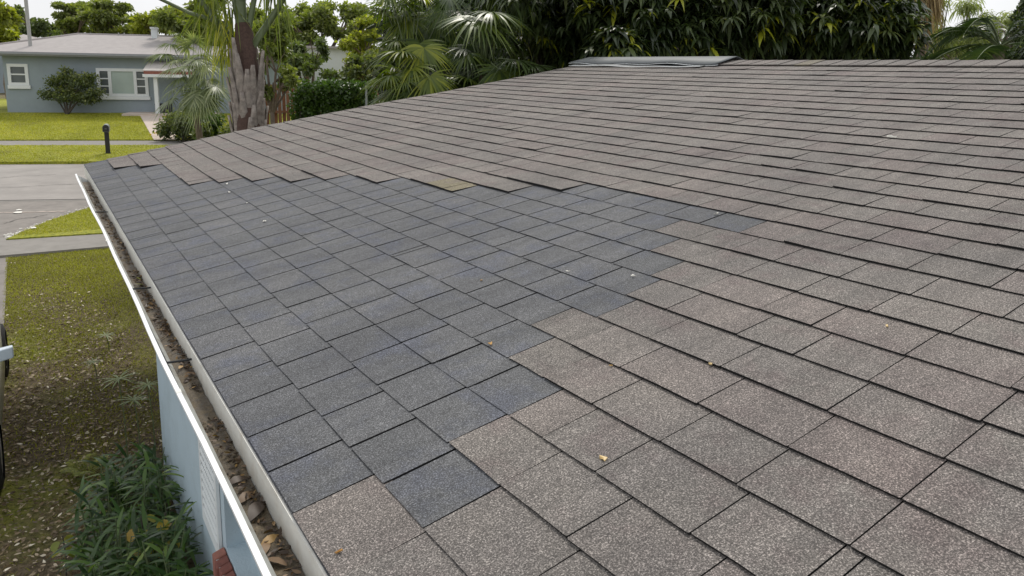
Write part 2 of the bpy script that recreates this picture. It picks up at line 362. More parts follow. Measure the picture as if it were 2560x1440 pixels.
# pale chips of concrete along the apron edge
sm = MB()
for i in range(150):
    t = rng.random()**1.5; px, py = (15+210*t+rng.normal(0, 3), 597-79*t-2+rng.normal(0, 3.0)); P = on_z(px, py, .22); s = .006+.022*rng.random()**2
    a = rng.random()*6.3; c, s_ = math.cos(a), math.sin(a)
    sm.box((-s, -s*.7, 0), (s, s*.7, .02+.02*rng.random()), rng.random(), fr=(np.array([P[0], P[1], .21]), np.array([c, s_, 0]), np.array([-s_, c, 0]), np.array([0, 0, 1.])))
tag(sm.build('gravel_edge', MT['palebit']), 'pale broken gravel along the grass corner by the driveway', 'gravel', kind='stuff')

# long repair crack over the apron and rags beside it
def ribbon(name, pts, w, m, off):
    b = MB(); P = np.array(pts, float); n = len(P); d = np.gradient(P, axis=0); d = d/np.hypot(d[:, 0], d[:, 1])[:, None]; s_ = np.stack([-d[:, 1], d[:, 0]], 1)*(w*(.5+rng.random((n, 1))))
    A_, B_ = P+s_, P-s_; V = [(*q, float(zt(*q))+off) for q in np.r_[A_, B_]]; b.add(V, [(i, i+1, n+i+1, n+i) for i in range(n-1)]); return tag(b.build(name, m), kind='structure')
def wig(p0, p1, n=26, a=.05): t = np.linspace(0, 1, n)[:, None]; q = np.array(p0)[None]*(1-t)+np.array(p1)[None]*t; q[:, 1] += np.cumsum(rng.normal(0, a*.3, n)); return q
pc = [on_z(-80, 536, .2)[:2], on_z(165, 530, .2)[:2]]; ribbon('pavement_patch_line', wig(pc[0], pc[1]), .03, MT['path'], .016)
for a_, b_ in (((-40, 470), (215, 462)), ((-20, 447), (140, 440)), ((10, 560), (120, 540))):
    ribbon('pavement_crack', wig(on_z(*a_, .2)[:2], on_z(*b_, .2)[:2], a=.12), .010, MT['crack'], .016)
for px, py, r in ((44, 533, .10), (47, 527, .055), (85, 580, .06)):
    P = on_z(px, py, .2); b = MB(); k = 9; an = np.arange(k)*6.283/k; ring = [(P[0]+math.cos(a)*r*(.7+.5*rng.random()), P[1]+math.sin(a)*r*1.2*(.7+.5*rng.random()), .218+(.07 if px == 85 else 0)+.01*rng.random()) for a in an]
    b.add([(P[0], P[1], .245+(.07 if px == 85 else 0))]+ring, [(0, 1+i, 1+(i+1) % k) for i in range(k)]); tag(b.build('paper_scrap', MT['palebit']), {44: 'larger white paper scrap on the driveway apron patch line', 47: 'small white paper scrap just past the larger one on the apron', 85: 'pale crumpled scrap on the bright grass corner'}[px], 'paper scrap')

# ------------------------------------------------------------------ near house
E0 = np.array([.553, 0, 2.401]); VD = np.array([math.cos(SLOPE), 0, math.sin(SLOPE)]); ND = np.array([-math.sin(SLOPE), 0, math.cos(SLOPE)])
EX = .257093
BK = list(np.arange(0, 18)*1.004)+[18.19, 19.35, 20.45, 21.6, 22.75, 23.85, 25.1, 26.3, 27.5, 28.65, 29.9, 31.2, 32.6, 33.9]
VR = 35.55*EX
def roof(u, v, h=0.0): return E0 + np.array([0, S*u, 0]) + VD*(S*v) + ND*h
def vcourse(k, u):
    if k == 0: return 0.0
    a = .2*((u-5)/3)**2 if u < 5 else .2*((u-5)/6.5)**2
    a = min(a, .45)
    fade = min(1, max(0, (34-k)/6))*(.6 if k == 1 else 1)
    return (BK[k]+a*fade)*EX
RK = [(0, 11.80), (2.2, 11.93), (4.4, 11.74), (5.6, 11.50), (7.3, 11.31), (9.2, 11.24)]
def rake(v): return float(np.interp(v, [a for a, _ in RK], [b for _, b in RK]))
U0 = -3.0
house = empty('house', (9, 5, 0), 'pale blue house under the shingle roof with a clogged white gutter', 'house')
def hp(o, parent=None): return setparent(o, parent or house)
# walls
RX = E0[0]+S*VR*math.cos(SLOPE); RZ = E0[2]+S*VR*math.sin(SLOPE)      # ridge line
b = MB()
WX, WY1, WY0, WX2 = .77, 6.68, -3.2, 2*RX-.77
def roofz(x): return E0[2]+(min(x, 2*RX-x)-E0[0])*math.tan(SLOPE)-.10
# window hole in the front wall
wy0, wy1, wz0, wz1 = 2.7, 4.08, .88, 1.95
ys = [WY0, wy0, wy1, WY1]; zs = [-.05, wz0, wz1, roofz(WX)]
for i in range(3):
    for j in range(3):
        if i == 1 and j == 1: continue
        b.box((WX, ys[i], zs[j]), (WX+.2, ys[i+1], zs[j+1]))
for yy in (WY1-.15, WY0):
    xs_ = np.linspace(WX, WX2, 13)
    for i in range(12):
        if i == 0: xa = WX+.2
        else: xa = xs_[i]
        xb = xs_[i+1]; za, zb = roofz(xa), roofz(xb)
        b.hexa([(xa, yy, -.05), (xb, yy, -.05), (xb, yy+.15, -.05), (xa, yy+.15, -.05)], [(xa, yy, za), (xb, yy, zb), (xb, yy+.15, zb), (xa, yy+.15, za)])
b.box((WX2-.15, WY0+.15, -.05), (WX2, WY1-.15, roofz(WX2)))
hp(b.build('wall', MT['wall']))
# carport posts beyond the corner, back from the eave
for x in (3.2, 2*RX-3.2):
    b = MB(); b.box((x, 10.0, -.05), (x+.12, 10.12, roofz(x)-.05)); b.box((x-.03, 9.97, -.05), (x+.15, 10.15, .08)); hp(b.build('post', MT['vent']))
# window, shutter, sill
b = MB()
for lo, hi in (((WX+.13, wy0, wz0), (WX+.17, wy0+.05, wz1)), ((WX+.13, wy1-.05, wz0), (WX+.17, wy1, wz1)), ((WX+.13, wy0+.05, wz0), (WX+.17, wy1-.05, wz0+.05)), ((WX+.13, wy0+.05, wz1-.05), (WX+.17, wy1-.05, wz1))): b.box(lo, hi)
win = hp(b.build('window', MT['vent']))
b = MB(); b.box((WX+.145, wy0+.05, wz0+.05), (WX+.155, wy1-.05, wz1-.05)); p_ = b.build('pane', MT['glass']); p_.parent = win
b = MB(); fy0, fy1, fz0, fz1 = 4.18, 4.69, .74, 1.97
for lo, hi in (((WX-.022, fy0, fz0), (WX-.003, fy0+.05, fz1)), ((WX-.022, fy1-.05, fz0), (WX-.003, fy1, fz1)), ((WX-.022, fy0+.05, fz0), (WX-.003, fy1-.05, fz0+.07)), ((WX-.022, fy0+.05, fz1-.06), (WX-.003, fy1-.05, fz1))): b.box(lo, hi)
sh = hp(b.build('shutter', MT['vent']))
for i in range(30):
    z = fz0+.085+i*.060
    if z > fz1-.09: break
    b = MB(); b.hexa([(WX-.024, fy0+.05, z), (WX-.018, fy0+.05, z), (WX-.018, fy1-.05, z), (WX-.024, fy1-.05, z)], [(WX-.018, fy0+.05, z+.026), (WX-.012, fy0+.05, z+.026), (WX-.012, fy1-.05, z+.026), (WX-.018, fy1-.05, z+.026)])
    s_ = b.build('slat', MT['vent']); s_.parent = sh
b = MB(); b.box((WX-.008, fy0+.05, fz0+.07), (WX-.002, fy1-.05, fz1-.06)); s_ = b.build('slat_gap_shade', MT['dark']); s_.parent = sh  # dark sheet standing in for the shadow in the gaps between slats
b = MB(); b.box((WX-.066, 2.52, .72), (WX-.002, 4.12, .846)); sill = hp(b.build('window_sill', MT['mortar']))
for i in range(22):
    y1 = 4.126-i*.079; y0 = y1-.072
    b = MB(); dz = rng.normal(0, .002)
    b.hexa([(WX-.074+dz, y0, .708), (WX-.004, y0, .712), (WX-.004, y1, .712), (WX-.074+dz, y1, .708)], [(WX-.074+dz, y0, .848+dz), (WX-.004, y0, .868+dz), (WX-.004, y1, .868+dz), (WX-.074+dz, y1, .848+dz)], rng.random())
    o = b.build('brick', MT['brick']); o.parent = sill
    bv = o.modifiers.new('edge', 'BEVEL'); bv.width = .006; bv.segments = 1
# roof deck (dark felt) with its back slope
b = MB()
vs_ = [0.0]+[x[0] for x in RK[1:-1]]+[VR]
lo_ = [roof(U0, v, -.004) for v in vs_]; hi_ = [roof(rake(v)-.01, v, -.004) for v in vs_]
n = len(vs_); b.add(lo_+hi_, [(i, i+1, n+i+1, n+i) for i in range(n-1)])
lo2 = [roof(U0, v, -.10) for v in vs_]; hi2 = [roof(rake(v)-.01, v, -.10) for v in vs_]
b.add(lo2+hi2, [(n+i, n+i+1, i+1, i) for i in range(n-1)])
b.add([lo_[0], lo_[-1], lo2[-1], lo2[0]], [(0, 1, 2, 3)])
rf = hp(b.build('roof', MT['under']))
b = MB()
def mir(P): return np.array([2*RX-P[0], P[1], P[2]])
q = [roof(U0, VR, .004), roof(rake(VR), VR, .004), mir(roof(rake(VR), 0, .004)), mir(roof(U0, 0, .004))]; q2 = [p-np.array([0, 0, .1]) for p in q]
b.hexa(q2, q); o = b.build('back_slope', MT['old']); o.parent = rf; 
b = MB()                                    # rake board
for i in range(n-1):
    A, B = roof(rake(vs_[i]), vs_[i], -.002), roof(rake(vs_[i+1]), vs_[i+1], -.002); d = np.array([0, .022, 0]); h = np.array([0, 0, .14])
    b.hexa([A-h, B-h, B-h+d, A-h+d], [A, B, B+d, A+d])
o = b.build('rake_board', MT['drip']); o.parent = rf
for o in rf.children: o.matrix_parent_inverse = Matrix()
# --- shingle tabs
near = {0: 2.143, 1: 1.779, 2: 2.108, 3: 2.092, 4: 2.465, 5: 2.647, 6: 2.468, 7: 2.547, 8: 2.626, 9: 2.885, 10: 3.111, 11: 2.672}
far = {0: 99, 1: 10.609, 2: 10.226, 3: 8.256, 4: 7.988, 5: 7.628, 6: 7.118, 7: 6.834, 8: 6.151, 9: 5.174, 10: 4.71, 11: 4.348}
anchor = dict(near); anchor[12] = 2.034
seen = {3: [1.889, 1.613, 1.222], 4: [2.216, 1.918, 1.577, 1.267, .91], 5: [2.352, 2.04, 1.639, 1.271, .914], 6: [2.138, 1.748, 1.299, .92], 7: [2.274, 1.873, 1.605, 1.303, .932], 8: [2.31, 1.953, 1.696, 1.306, .953]}
tabs = []
def wtab(u): return .272+.009*u
for k in range(0, 31):
    a = anchor.get(k, 2.034+(.15 if k % 2 else 0)+rng.normal(0, .03))
    js = [a]; u = a
    while u < 12.6: w = wtab(u)*(1+rng.normal(0, .012)); u += w; js.append(u)
    if k in far and far[k] < 90:
        i = int(np.argmin(np.abs(np.array(js)-far[k]))); js[i] = far[k]
    pre = list(seen.get(k, [])); u = pre[-1] if pre else a
    while u > U0: u -= (.345 if u < 2.4 else wtab(u))*(1+rng.normal(0, .06)); pre.append(u)
    js = pre[::-1]+js
    # here and there a thin sliver beside a joint
    for x in list(js):
        if rng.random() < .018: js.append(x+.055)
    js = sorted(js)
    run = rng.random(len(js))
    for i in range(len(js)-1):
        u0, u1 = js[i], js[i+1]; um = .5*(u0+u1)
        if u1-u0 < .03: continue
        new = k in near and (um > near[k]-.02) and (um < far[k])
        tint = .5+.17*rng.normal()+(.3 if (not new and rng.random() < .10) else 0)
        if k == 9 and 5.17 < um < 5.66: tint = -.1
        hb = (.0095+.0035*rng.random()) if not new else (.0048+.0018*rng.random())
        if k in near and not new and 0 <= near[k]-u1 < .1: hb = .0080
        lift = 0.0
        if k in far and far[k] < 90 and 0 <= u0-far[k] < .5: lift = .006+.004*rng.random()     # old tab lapping over the patch
        if k in (1, 2) and 0 <= u0-far[k] < .2: lift = .02
        tabs.append((k, u0, u1, new, 0.0 if tint < -.05 and k == 9 else float(np.clip(tint, .15, 1)), hb+lift))
def tabgeo(t):
    k, u0, u1, new, tint, hb = t
    g = .0052*.5*(1 if not new else 2.1)                      # half of the cut-out, fit units
    ru = rake(.5*(vcourse(k, u0)+vcourse(k+1, u0)))+.006
    if u0 >= ru-.02: return None
    a, c = u0+g, min(u1-g, ru)
    rr = np.random.default_rng(int(k*1000+round((u0+9)*97)))
    j = rr.normal(0, .0020 if not new else .0010, 2); hh = hb+rr.normal(0, .0010 if not new else .0006, 2)+(rr.random(2) < (.035 if not new else 0))*.005
    top = .035
    v0a, v0c = vcourse(k, a)+j[0], vcourse(k, c)+j[1]
    v1a, v1c = vcourse(k+1, a)+top, vcourse(k+1, c)+top
    m = .5*(a+c); v0m = .5*(v0a+v0c)+rr.normal(0, .0016 if not new else .0008); v1m = .5*(v1a+v1c)
    ca = .005                                                   # slightly worn corners
    us = [a, a+ca, m, c-ca, c]; v0 = [v0a+ca*.5, v0a, v0m, v0c, v0c+ca*.5]; v1 = [v1a, v1a, v1m, v1c, v1c]
    h0 = [hh[0], hh[0], .5*(hh[0]+hh[1])+rr.normal(0, .0006), hh[1], hh[1]]
    P = [roof(us[i], v0[i], h0[i]) for i in range(5)]+[roof(us[i], v1[i], .0008) for i in range(5)]
    P += [roof(us[i], v0[i]+.006, -.003) for i in range(5)]
    fs = [(i, i+1, 6+i, 5+i) for i in range(4)]+[(10+i, 11+i, i+1, i) for i in range(4)]+[(10, 0, 5), (4, 14, 9)]
    return np.array(P), fs
sized = []
for t in tabs:
    g = tabgeo(t)
    if g is None: continue
    P, fs = g; q = [pxl(P[i]) for i in (0, 4, 9, 5)]
    ok = all(z > .3 for *_, z in q)
    area = 0
    if ok:
        xy = np.clip(np.array([(x, y) for x, y, _ in q]), (0, 0), (2560, 1440))
        x, y = xy.T; area = .5*abs(np.dot(x, np.roll(y, -1))-np.dot(y, np.roll(x, -1)))
    sized.append((area, t, P, fs))
sized.sort(key=lambda r: -r[0])
rest = MB()
for i, (area, t, P, fs) in enumerate(sized):
    m = MT['new'] if t[3] else MT['old']
    if i < 300:
        b = MB(); b.add(P, fs[:4], t[4], 0); b.add(P, fs[4:], t[4], 1); o = b.build('shingle', [m, MT['butt']]); o.parent = rf
    else:
        rest.add(P, fs[:4], t[4], 1 if t[3] else 0); rest.add(P, fs[4:], t[4], 2)
o = rest.build('shingle_field', [MT['old'], MT['new'], MT['butt']]); o.parent = rf; o['kind'] = 'stuff'
# starter edge at the eave
b = MB(); b.hexa([roof(U0, -.003, -.006), roof(11.80, -.003, -.006), roof(11.8, .06, -.006), roof(U0, .06, -.006)], [roof(U0, -.003, .0005), roof(11.80, -.003, .0005), roof(11.8, .06, .0005), roof(U0, .06, .0005)], .4)
o = b.build('starter_strip', MT['new']); o.parent = rf
# ridge caps (towards the near end) and the loose ridge sheet
u = 8.05; first = True
while u > -1:
    w = .27+rng.normal(0, .02); b = MB(); u0 = u-w; tl = rng.normal(0, .012); v0 = 33.95*EX; hb = .014+.003*rng.random()
    def rc(uu, v, h): return roof(uu, v, h)
    A = [rc(u0+.004, v0+tl*.3, .012), rc(u-.004, v0+tl*.3, .012), rc(u+.02, VR, .010), rc(u0+.03, VR, .010)]
    T = [rc(u0+.004, v0+tl*.3, .012+hb), rc(u-.004, v0+tl*.3, .006+hb), rc(u+.02, VR+.004, .006+hb), rc(u0+.03, VR+.004, .012+hb)]
    b.hexa(A, T, float(np.clip(.45+.2*rng.normal(), 0, 1)))
    Tb = [mir(rc(u0+.03, VR-.25, .03)), mir(rc(u+.02, VR-.25, .03))]
    b.add([T[3], T[2], Tb[1], Tb[0]], [(0, 1, 2, 3)], .4)
    o = b.build('ridge_cap', MT['old']); o.parent = rf; u = u0
b = MB(); N = 26; uu = np.linspace(7.75, 11.45, N)
def wavy(u): return .010+.012*math.sin(u*2.3)+.010*math.sin(u*5.1+1)
low = [roof(x, VR-.50-.03*math.sin(x*1.7), .035+wavy(x)) for x in uu]; top_ = [roof(x, VR, .075) for x in uu]; bk = [mir(roof(x, VR-.4, .03)) for x in uu]
V = low+top_+bk; b.add(V, [(i, i+1, N+i+1, N+i) for i in range(N-1)]+[(N+i, N+i+1, 2*N+i+1, 2*N+i) for i in range(N-1)])
rv = hp(b.build('ridge_sheet', MT['flash'], smooth=True)); sm_ = rv.modifiers.new('thick', 'SOLIDIFY'); sm_.thickness = .006
b = MB()
for i in range(N-1):
    A, B = low[i], low[i+1]; d = VD*.05; h = ND*.010
    b.hexa([A-h*1.6-d*.4, B-h*1.6-d*.4, B-h*1.6+d, A-h*1.6+d], [A-h*.8-d*.4, B-h*.8-d*.4, B-h*.7+d, A-h*.7+d])
o = b.build('metal_edge', MT['flashedge']); o.parent = rv
b = MB(); u2 = np.linspace(7.95, 11.3, N)
for i in range(N-1):
    A, B = roof(u2[i], VR-.66, .014+.5*wavy(u2[i]+1)), roof(u2[i+1], VR-.66, .014+.5*wavy(u2[i+1]+1)); d = VD*.30; h = ND*.005
    b.hexa([A-h, B-h, B-h+d, A-h+d], [A, B, B+d, A+d])
o = b.build('lower_sheet', MT['flash']); o.parent = rv
b = MB()
for i in range(N-1):
    A, B = roof(u2[i], VR-.67, .019+.5*wavy(u2[i]+1)), roof(u2[i+1], VR-.67, .019+.5*wavy(u2[i+1]+1)); d = VD*.022; h = ND*.004
    b.hexa([A-h, B-h, B-h+d, A-h+d], [A, B, B+d, A+d])
o = b.build('metal_edge', MT['flashedge']); o.parent = rv
# drip edge / fascia and gutter
Y1 = E0[1]+S*11.75; GY1 = 10.05; GY0 = S*U0
b = MB(); b.box((.556, GY0, 2.15), (.575, Y1, 2.392)); b.box((.545, GY0, 2.270), (.5555, 4.73, 2.393)); b.box((.546, 4.736, 2.268), (.5555, Y1-.02, 2.392))
hp(b.build('drip_edge', MT['drip']))
b = MB(); b.box((.576, GY0, 2.17), (WX, Y1-.05, 2.185)); hp(b.build('soffit', MT['vent']))
LX, LZ = .420, 2.362
prof = [(.5440, 2.284), (.5440, 2.262), (.487, 2.255), (.470, 2.275), (.462, 2.315), (.440, 2.335), (LX+.004, 2.345), (LX, 2.352), (LX, LZ), (LX+.018, LZ+.002), (LX+.018, LZ-.008)]
b = MB(); npf = len(prof); ysg = np.linspace(GY0, GY1, 30)
wob = .004*np.sin(ysg*1.3)+.003*np.sin(ysg*3.1)
V = [(x+(wob[i] if x < .5 else 0), y, z) for i, y in enumerate(ysg) for x, z in prof]
b.add(V, [(i*npf+j, i*npf+j+1, (i+1)*npf+j+1, (i+1)*npf+j) for i in range(29) for j in range(npf-1)])
gut = hp(b.build('gutter', MT['white'])); 
b = MB(); ec = [(x, GY1+.001, z) for x, z in prof[:9]]; ec2 = [(x, GY1+.004, z) for x, z in prof[:9]]
b.add(ec+ec2, [tuple(range(8, -1, -1)), tuple(range(9, 18))]+[(i, (i+1) % 9, 9+(i+1) % 9, 9+i) for i in range(9)])
o = b.build('end_cap', MT['white']); o.parent = gut
for yy in (3.05, 6.1, 8.9):
    b = MB(); pr2 = [(x-(.0015 if x < .5 else -.0), z+(.0012 if z > LZ-.01 else 0)) for x, z in prof[4:11]]
    V = [(x, y, z) for y in (yy, yy+.035) for x, z in pr2]; m2 = len(pr2); b.add(V, [(j, j+1, m2+j+1, m2+j) for j in range(m2-1)]); o = b.build('seam', MT['drip']); o.parent = gut
b = MB()                                  # stained lining
lin = [(.5425, 2.282), (.5425, 2.266), (.489, 2.260), (.474, 2.278), (.4655, 2.318), (.445, 2.338)]
V = [(x, y, z) for y in (GY0, GY1-.002) for x, z in lin]; nl = len(lin)
b.add(V, [(j, j+1, nl+j+1, nl+j) for j in range(nl-1)]); o = b.build('lining', MT['gutterin']); o.parent = gut
for px, py in ((252, 533), (430, 912), (355, 725)):
    Yh = on_z(px, py, 2.335)[1]
    b = MB(); b.tube([(LX+.012, Yh, 2.350), (.49, Yh, 2.346), (.5435, Yh+.01, 2.340)], .0055, 6); o = b.build('hanger', MT['dark']); o.parent = gut
# muck along the gutter floor
ym = np.arange(GY0, GY1-.25, .03); xm = np.linspace(.452, .5420, 8)
def mz(x, y):
    return 2.292+.008*np.sin(y*2.1)+.006*np.sin(y*7.3+1)+.004*np.sin(y*23+x*60)+.05*(x-.50)+.0025*np.sin(y*61+x*140)
G = np.array([[(x, y, mz(x, y)) for x in xm] for y in ym]); w = len(xm)
b = MB(); b.add(G.reshape(-1, 3), [(i*w+j, i*w+j+1, (i+1)*w+j+1, (i+1)*w+j) for i in range(len(ym)-1) for j in range(w-1)])
tag(b.build('gutter_muck', MT['muck'], smooth=True), 'wet brown muck lying along the floor of the white gutter', 'muck', kind='stuff')
PL = [.15, .75, 1, .85, .45, .03]          # leaf outline
def scatter(N, y0, y1, x0, x1):
    y = y0+(y1-y0)*rng.random(N); x = x0+(x1-x0)*np.sqrt(rng.random(N))
    return np.stack([x, y, mz(x, y)+.004+.006*rng.random(N)], 1)
N = 1550
dens = np.concatenate([scatter(560, 5.6, 9.3, .47, .538), scatter(420, 4.0, 5.4, .48, .538), scatter(250, 3.2, 4.2, .49, .538), scatter(240, 1.7, 2.9, .465, .538), scatter(80, -1, 1.7, .49, .538)])
d = rdir(N); d[:, 2] *= .25; d = unit(d); sd_ = perp(d); sd_[:, 2] *= .4; sd_ = unit(sd_)
L = .010+.022*rng.random(N)
tag(blades('gutter_litter', dens, d, sd_, L, L*.38, -.15+.3*rng.random(N), PL, MT['deadleaf'], tint=rng.random(N)**2.2), 'small dead leaves and twigs matted in the white gutter', 'leaf litter', kind='stuff')
gl = [((590, 1190), .085, .25, .15, 'dark curled dead leaf in gutter beside cream drip edge, below a twig'), ((615, 1225), .10, .55, .6, 'tan curled dead leaf in gutter, next to two dark leaves'),
      ((640, 1265), .13, .9, .05, 'long blackish wet leaf pressed against the drip edge in gutter'), ((675, 1335), .085, .3, .95, 'orange brown dead leaf lying across the gutter muck'),
      ((665, 1352), .07, 1.2, .75, 'small orange tipped leaf under the orange brown leaf in gutter'), ((688, 1395), .10, 2.2, .55, 'broad tan veined dead leaf with a torn hole in gutter muck'),
      ((470, 945), .06, .4, .1, 'dark red brown leaf clump in gutter just past the second black hanger'), ((452, 920), .05, 1.0, .98, 'pale scrap of leaf beside black gutter hanger')]
for (px, py), L_, a, tn, lab in gl:
    P = on_z(px, py, 2.31); P[0] = min(max(P[0], .475), .53); P[2] = mz(P[0], P[1])+.008
    dd = np.array([[math.cos(a), math.sin(a), .15]]); dd = unit(dd); P = P-dd[0]*L_*.4
    P[2] = mz(P[0], P[1])+.006
    P[0] = max(P[0], .462)
    o = blades('dead_leaf', [P], dd, [[-math.sin(a), math.cos(a), .3]], L_, L_*.34, .25, PL, MT['deadleaf'], tint=np.array([tn]), fold=.5)
    tag(o, lab, 'leaf', 'dead leaves lying in the gutter')
for (px, py), lab in (((350, 690), 'thin yellow leaf on gutter litter near the drip edge seam'), ((368, 703), 'bent yellow leaf beside the drip edge seam in gutter')):
    P = on_z(px, py, 2.32); P[0] = min(max(P[0], .475), .53); P[2] = mz(P[0], P[1])+.012
    a = rng.random()*3; tag(blades('dead_leaf', [P], [[math.cos(a), math.sin(a), .1]], [[-math.sin(a), math.cos(a), .2]], .07, .018, .1, PL, MT['fern'], tint=np.array([1.])), lab, 'leaf', 'dead leaves lying in the gutter')
# scraps on the shingles
def onroof(px, py):
    d = ray(px, py); t = ((E0-CAM)@ND)/(d@ND); return CAM+d*t
bits = [(1228, 866, .022, 'goldleaf', 'small gold leaf curl at the butt line of a dark blue grey shingle'), (1510, 1153, .024, 'goldleaf', 'bright gold leaf curl on a reddish brown shingle'),
        (1775, 917, .018, 'goldleaf', 'tan leaf scrap tucked under a brown shingle edge'), (1528, 919, .014, 'goldleaf', 'tiny orange star shaped scrap on reddish brown shingle'),
        (848, 1387, .020, 'goldleaf', 'yellow scrap on brown shingle joint near the cream drip edge'), (1205, 705, .014, 'deadleaf', 'little brown leaf scrap in the middle of a blue grey shingle'),
        (2217, 821, .016, 'goldleaf', 'pale tan sliver on a wide brown shingle'), (663, 556, .030, 'palebit', 'crumpled white chip on a blue grey shingle'),
        (1790, 538, .026, 'palebit', 'white streaky chip on the last dark shingle of the patch corner'), (1420, 683, .020, 'palebit', 'pale twig with orange tip on blue grey shingle'),
        (1582, 694, .020, 'palebit', 'thin pale twig on the narrow blue grey shingle beside brown ones'), (2230, 347, .055, 'palebit', 'flat pale leaf under a lifted brown shingle'),
        (2410, 169, .05, 'goldleaf', 'yellow fallen leaf just below the ridge caps'), (568, 462, .03, 'palebit', 'pale sealant smear at the top edge of the grey patch'), (574, 484, .03, 'palebit', 'second pale sealant smear on a course line of the grey patch'),
        (618, 510, .02, 'palebit', 'small pale smear on a course line below the two sealant smears')]
for px, py, s_, m, lab in bits:
    P = onroof(px, py)+ND*.010; b = MB(); k = 7
    an = np.sort(rng.random(k)*6.28); rr = s_*(.35+.65*rng.random(k))*.6
    e1 = np.array([0, 1., 0]); ring = [P+e1*math.cos(a)*r*1.3+VD*math.sin(a)*r+ND*rng.uniform(0, s_*.35) for a, r in zip(an, rr)]
    ring2 = [p-ND*.003 for p in ring]
    b.add([P+ND*s_*.12]+ring+ring2+[P-ND*.003], [(0, 1+i, 1+(i+1) % k) for i in range(k)]+[(1+i, 1+k+i, 1+k+(i+1) % k, 1+(i+1) % k) for i in range(k)]+[(1+2*k, 1+k+(i+1) % k, 1+k+i) for i in range(k)], rng.random())
    tag(b.build('leaf_scrap' if m != 'palebit' else 'pale_chip', MT[m]), lab, 'scrap', 'scraps lying on the shingles')

# ------------------------------------------------------------------ lawn beside the house
def lawn_blades(name, N, gen, h, w, m, lab, tintf=None):
    x, y = gen(N); z = zt(x, y)
    d = rdir(N, 1.6); d[:, 2] = np.abs(d[:, 2]); sd_ = hside(d)
    o = blades(name, np.stack([x, y, z-.005], 1), d, sd_, h*(.5+rng.random(N)), w*(.6+.8*rng.random(N)), .35, [1, .7, .05], m, tint=tintf(x, y) if tintf else None)
    return tag(o, lab, 'grass', kind='stuff')
def patchy(x, y): return .5+.5*np.sin(x*2.3+1.3*np.sin(y*1.1))*np.sin(y*.9+1.7*np.sin(x*1.7))
def gen_near(N):
    x = -.52+1.9*rng.random(N*3); y = 4.6+10.8*rng.random(N*3); keep = rng.random(N*3) < np.clip(.02+.95*((y-6.5)/8.5)+.5*(patchy(x, y)-.5), .03, 1)
    keep &= ~((x > WX-.02) & (y < WY1))
    return x[keep][:N], y[keep][:N]
def run_blades(name, N, gen, h, w, m, lab, tf=None):
    x, y = gen(N); N = len(x); z = zt(x, y)
    d = rdir(N, 1.3); d[:, 2] = np.abs(d[:, 2]); d = unit(d)
    return tag(blades(name, np.stack([x, y, z-.004], 1), d, hside(d), h*(.5+rng.random(N)), w*(.6+.8*rng.random(N)), .3, [1, .7, .05], m, tint=tf(x, y) if tf else None), lab, 'grass', kind='stuff')
run_blades('lawn_grass', 46000, gen_near, .040, .010, MT['grass'], 'thin patchy grass of the side lawn below the gutter', lambda x, y: np.clip(.05+.035*(y-5)+.5*(rng.random(len(x))-.3), 0, .7))
def gen_corner(N):
    a = rng.random((N*2, 2)); x = -.5+3.5*a[:, 0]; y = 16.9+4.2*a[:, 1]
    _e = np.array([on_z(*q, .27)[:2] for q in ((15, 597), (120, 552), (225, 518), (330, 486))]); lim = np.interp(x, _e[:, 0], _e[:, 1]); k = (y < lim) & (y > 17.05-.18*(x+.55)*.9)
    return x[k][:N], y[k][:N]
x, y = gen_corner(16000); N = len(x); d = rdir(N, 1.3); d[:, 2] = np.abs(d[:, 2])
tag(blades('corner_grass', np.stack([x, y, zt(x, y)+.07], 1), d, hside(d), .035+.03*rng.random(N), .014, .3, [1, .7, .05], MT['grass'], tint=.4+.5*rng.random(N)), 'bright grass tuft cover on the corner between sidewalk and driveway', 'grass', kind='stuff')
def strip_grass(name, q0, q1, x0, x1, N, h, off, lab):
    x = x0+(x1-x0)*rng.random(N); q = q0+(q1-q0)*rng.random(N); y = q-.42*x
    d = rdir(N, 1.3); d[:, 2] = np.abs(d[:, 2]); z = zt(x, y)+off
    tag(blades(name, np.stack([x, y, z], 1), d, hside(d), h*(.6+.8*rng.random(N)), .03, .3, [1, .7, .05], MT['grass'], tint=np.clip(.45+.35*(patchy(x*.8, y*.8)-.5)+.4*rng.random(N), 0, 1)), lab, 'grass', kind='stuff')
strip_grass('verge_grass', 29.36, 34.72, -3, 6, 26000, .06, .09, 'bright mown grass of the verge strip around the mailbox')
x = -2+12*rng.random(60000); q = 36.8+6.6*rng.random(60000); y = q-.42*x
PA, PB = np.array(pa), np.array(pb)
tpar = np.clip((y-PA[0][1])/(PA[1][1]-PA[0][1]), 0, 1); xl = PA[0][0]+(PA[1][0]-PA[0][0])*tpar; tp2 = np.clip((y-PB[0][1])/(PB[1][1]-PB[0][1]), 0, 1); xr = PB[0][0]+(PB[1][0]-PB[0][0])*tp2
k = ~((x > xl) & (x < xr)); x, y = x[k], y[k]; N = len(x); d = rdir(N, 1.3); d[:, 2] = np.abs(d[:, 2])
tag(blades('front_lawn_grass', np.stack([x, y, zt(x, y)+.10], 1), d, hside(d), .04+.05*rng.random(N), .03, .3, [1, .7, .05], MT['grass'], tint=np.clip(.5+.4*(patchy(x*.6, y*.7)-.5)+.4*rng.random(N), 0, 1)), 'sunny mown grass of the lawn before the grey blue house', 'grass', kind='stuff')
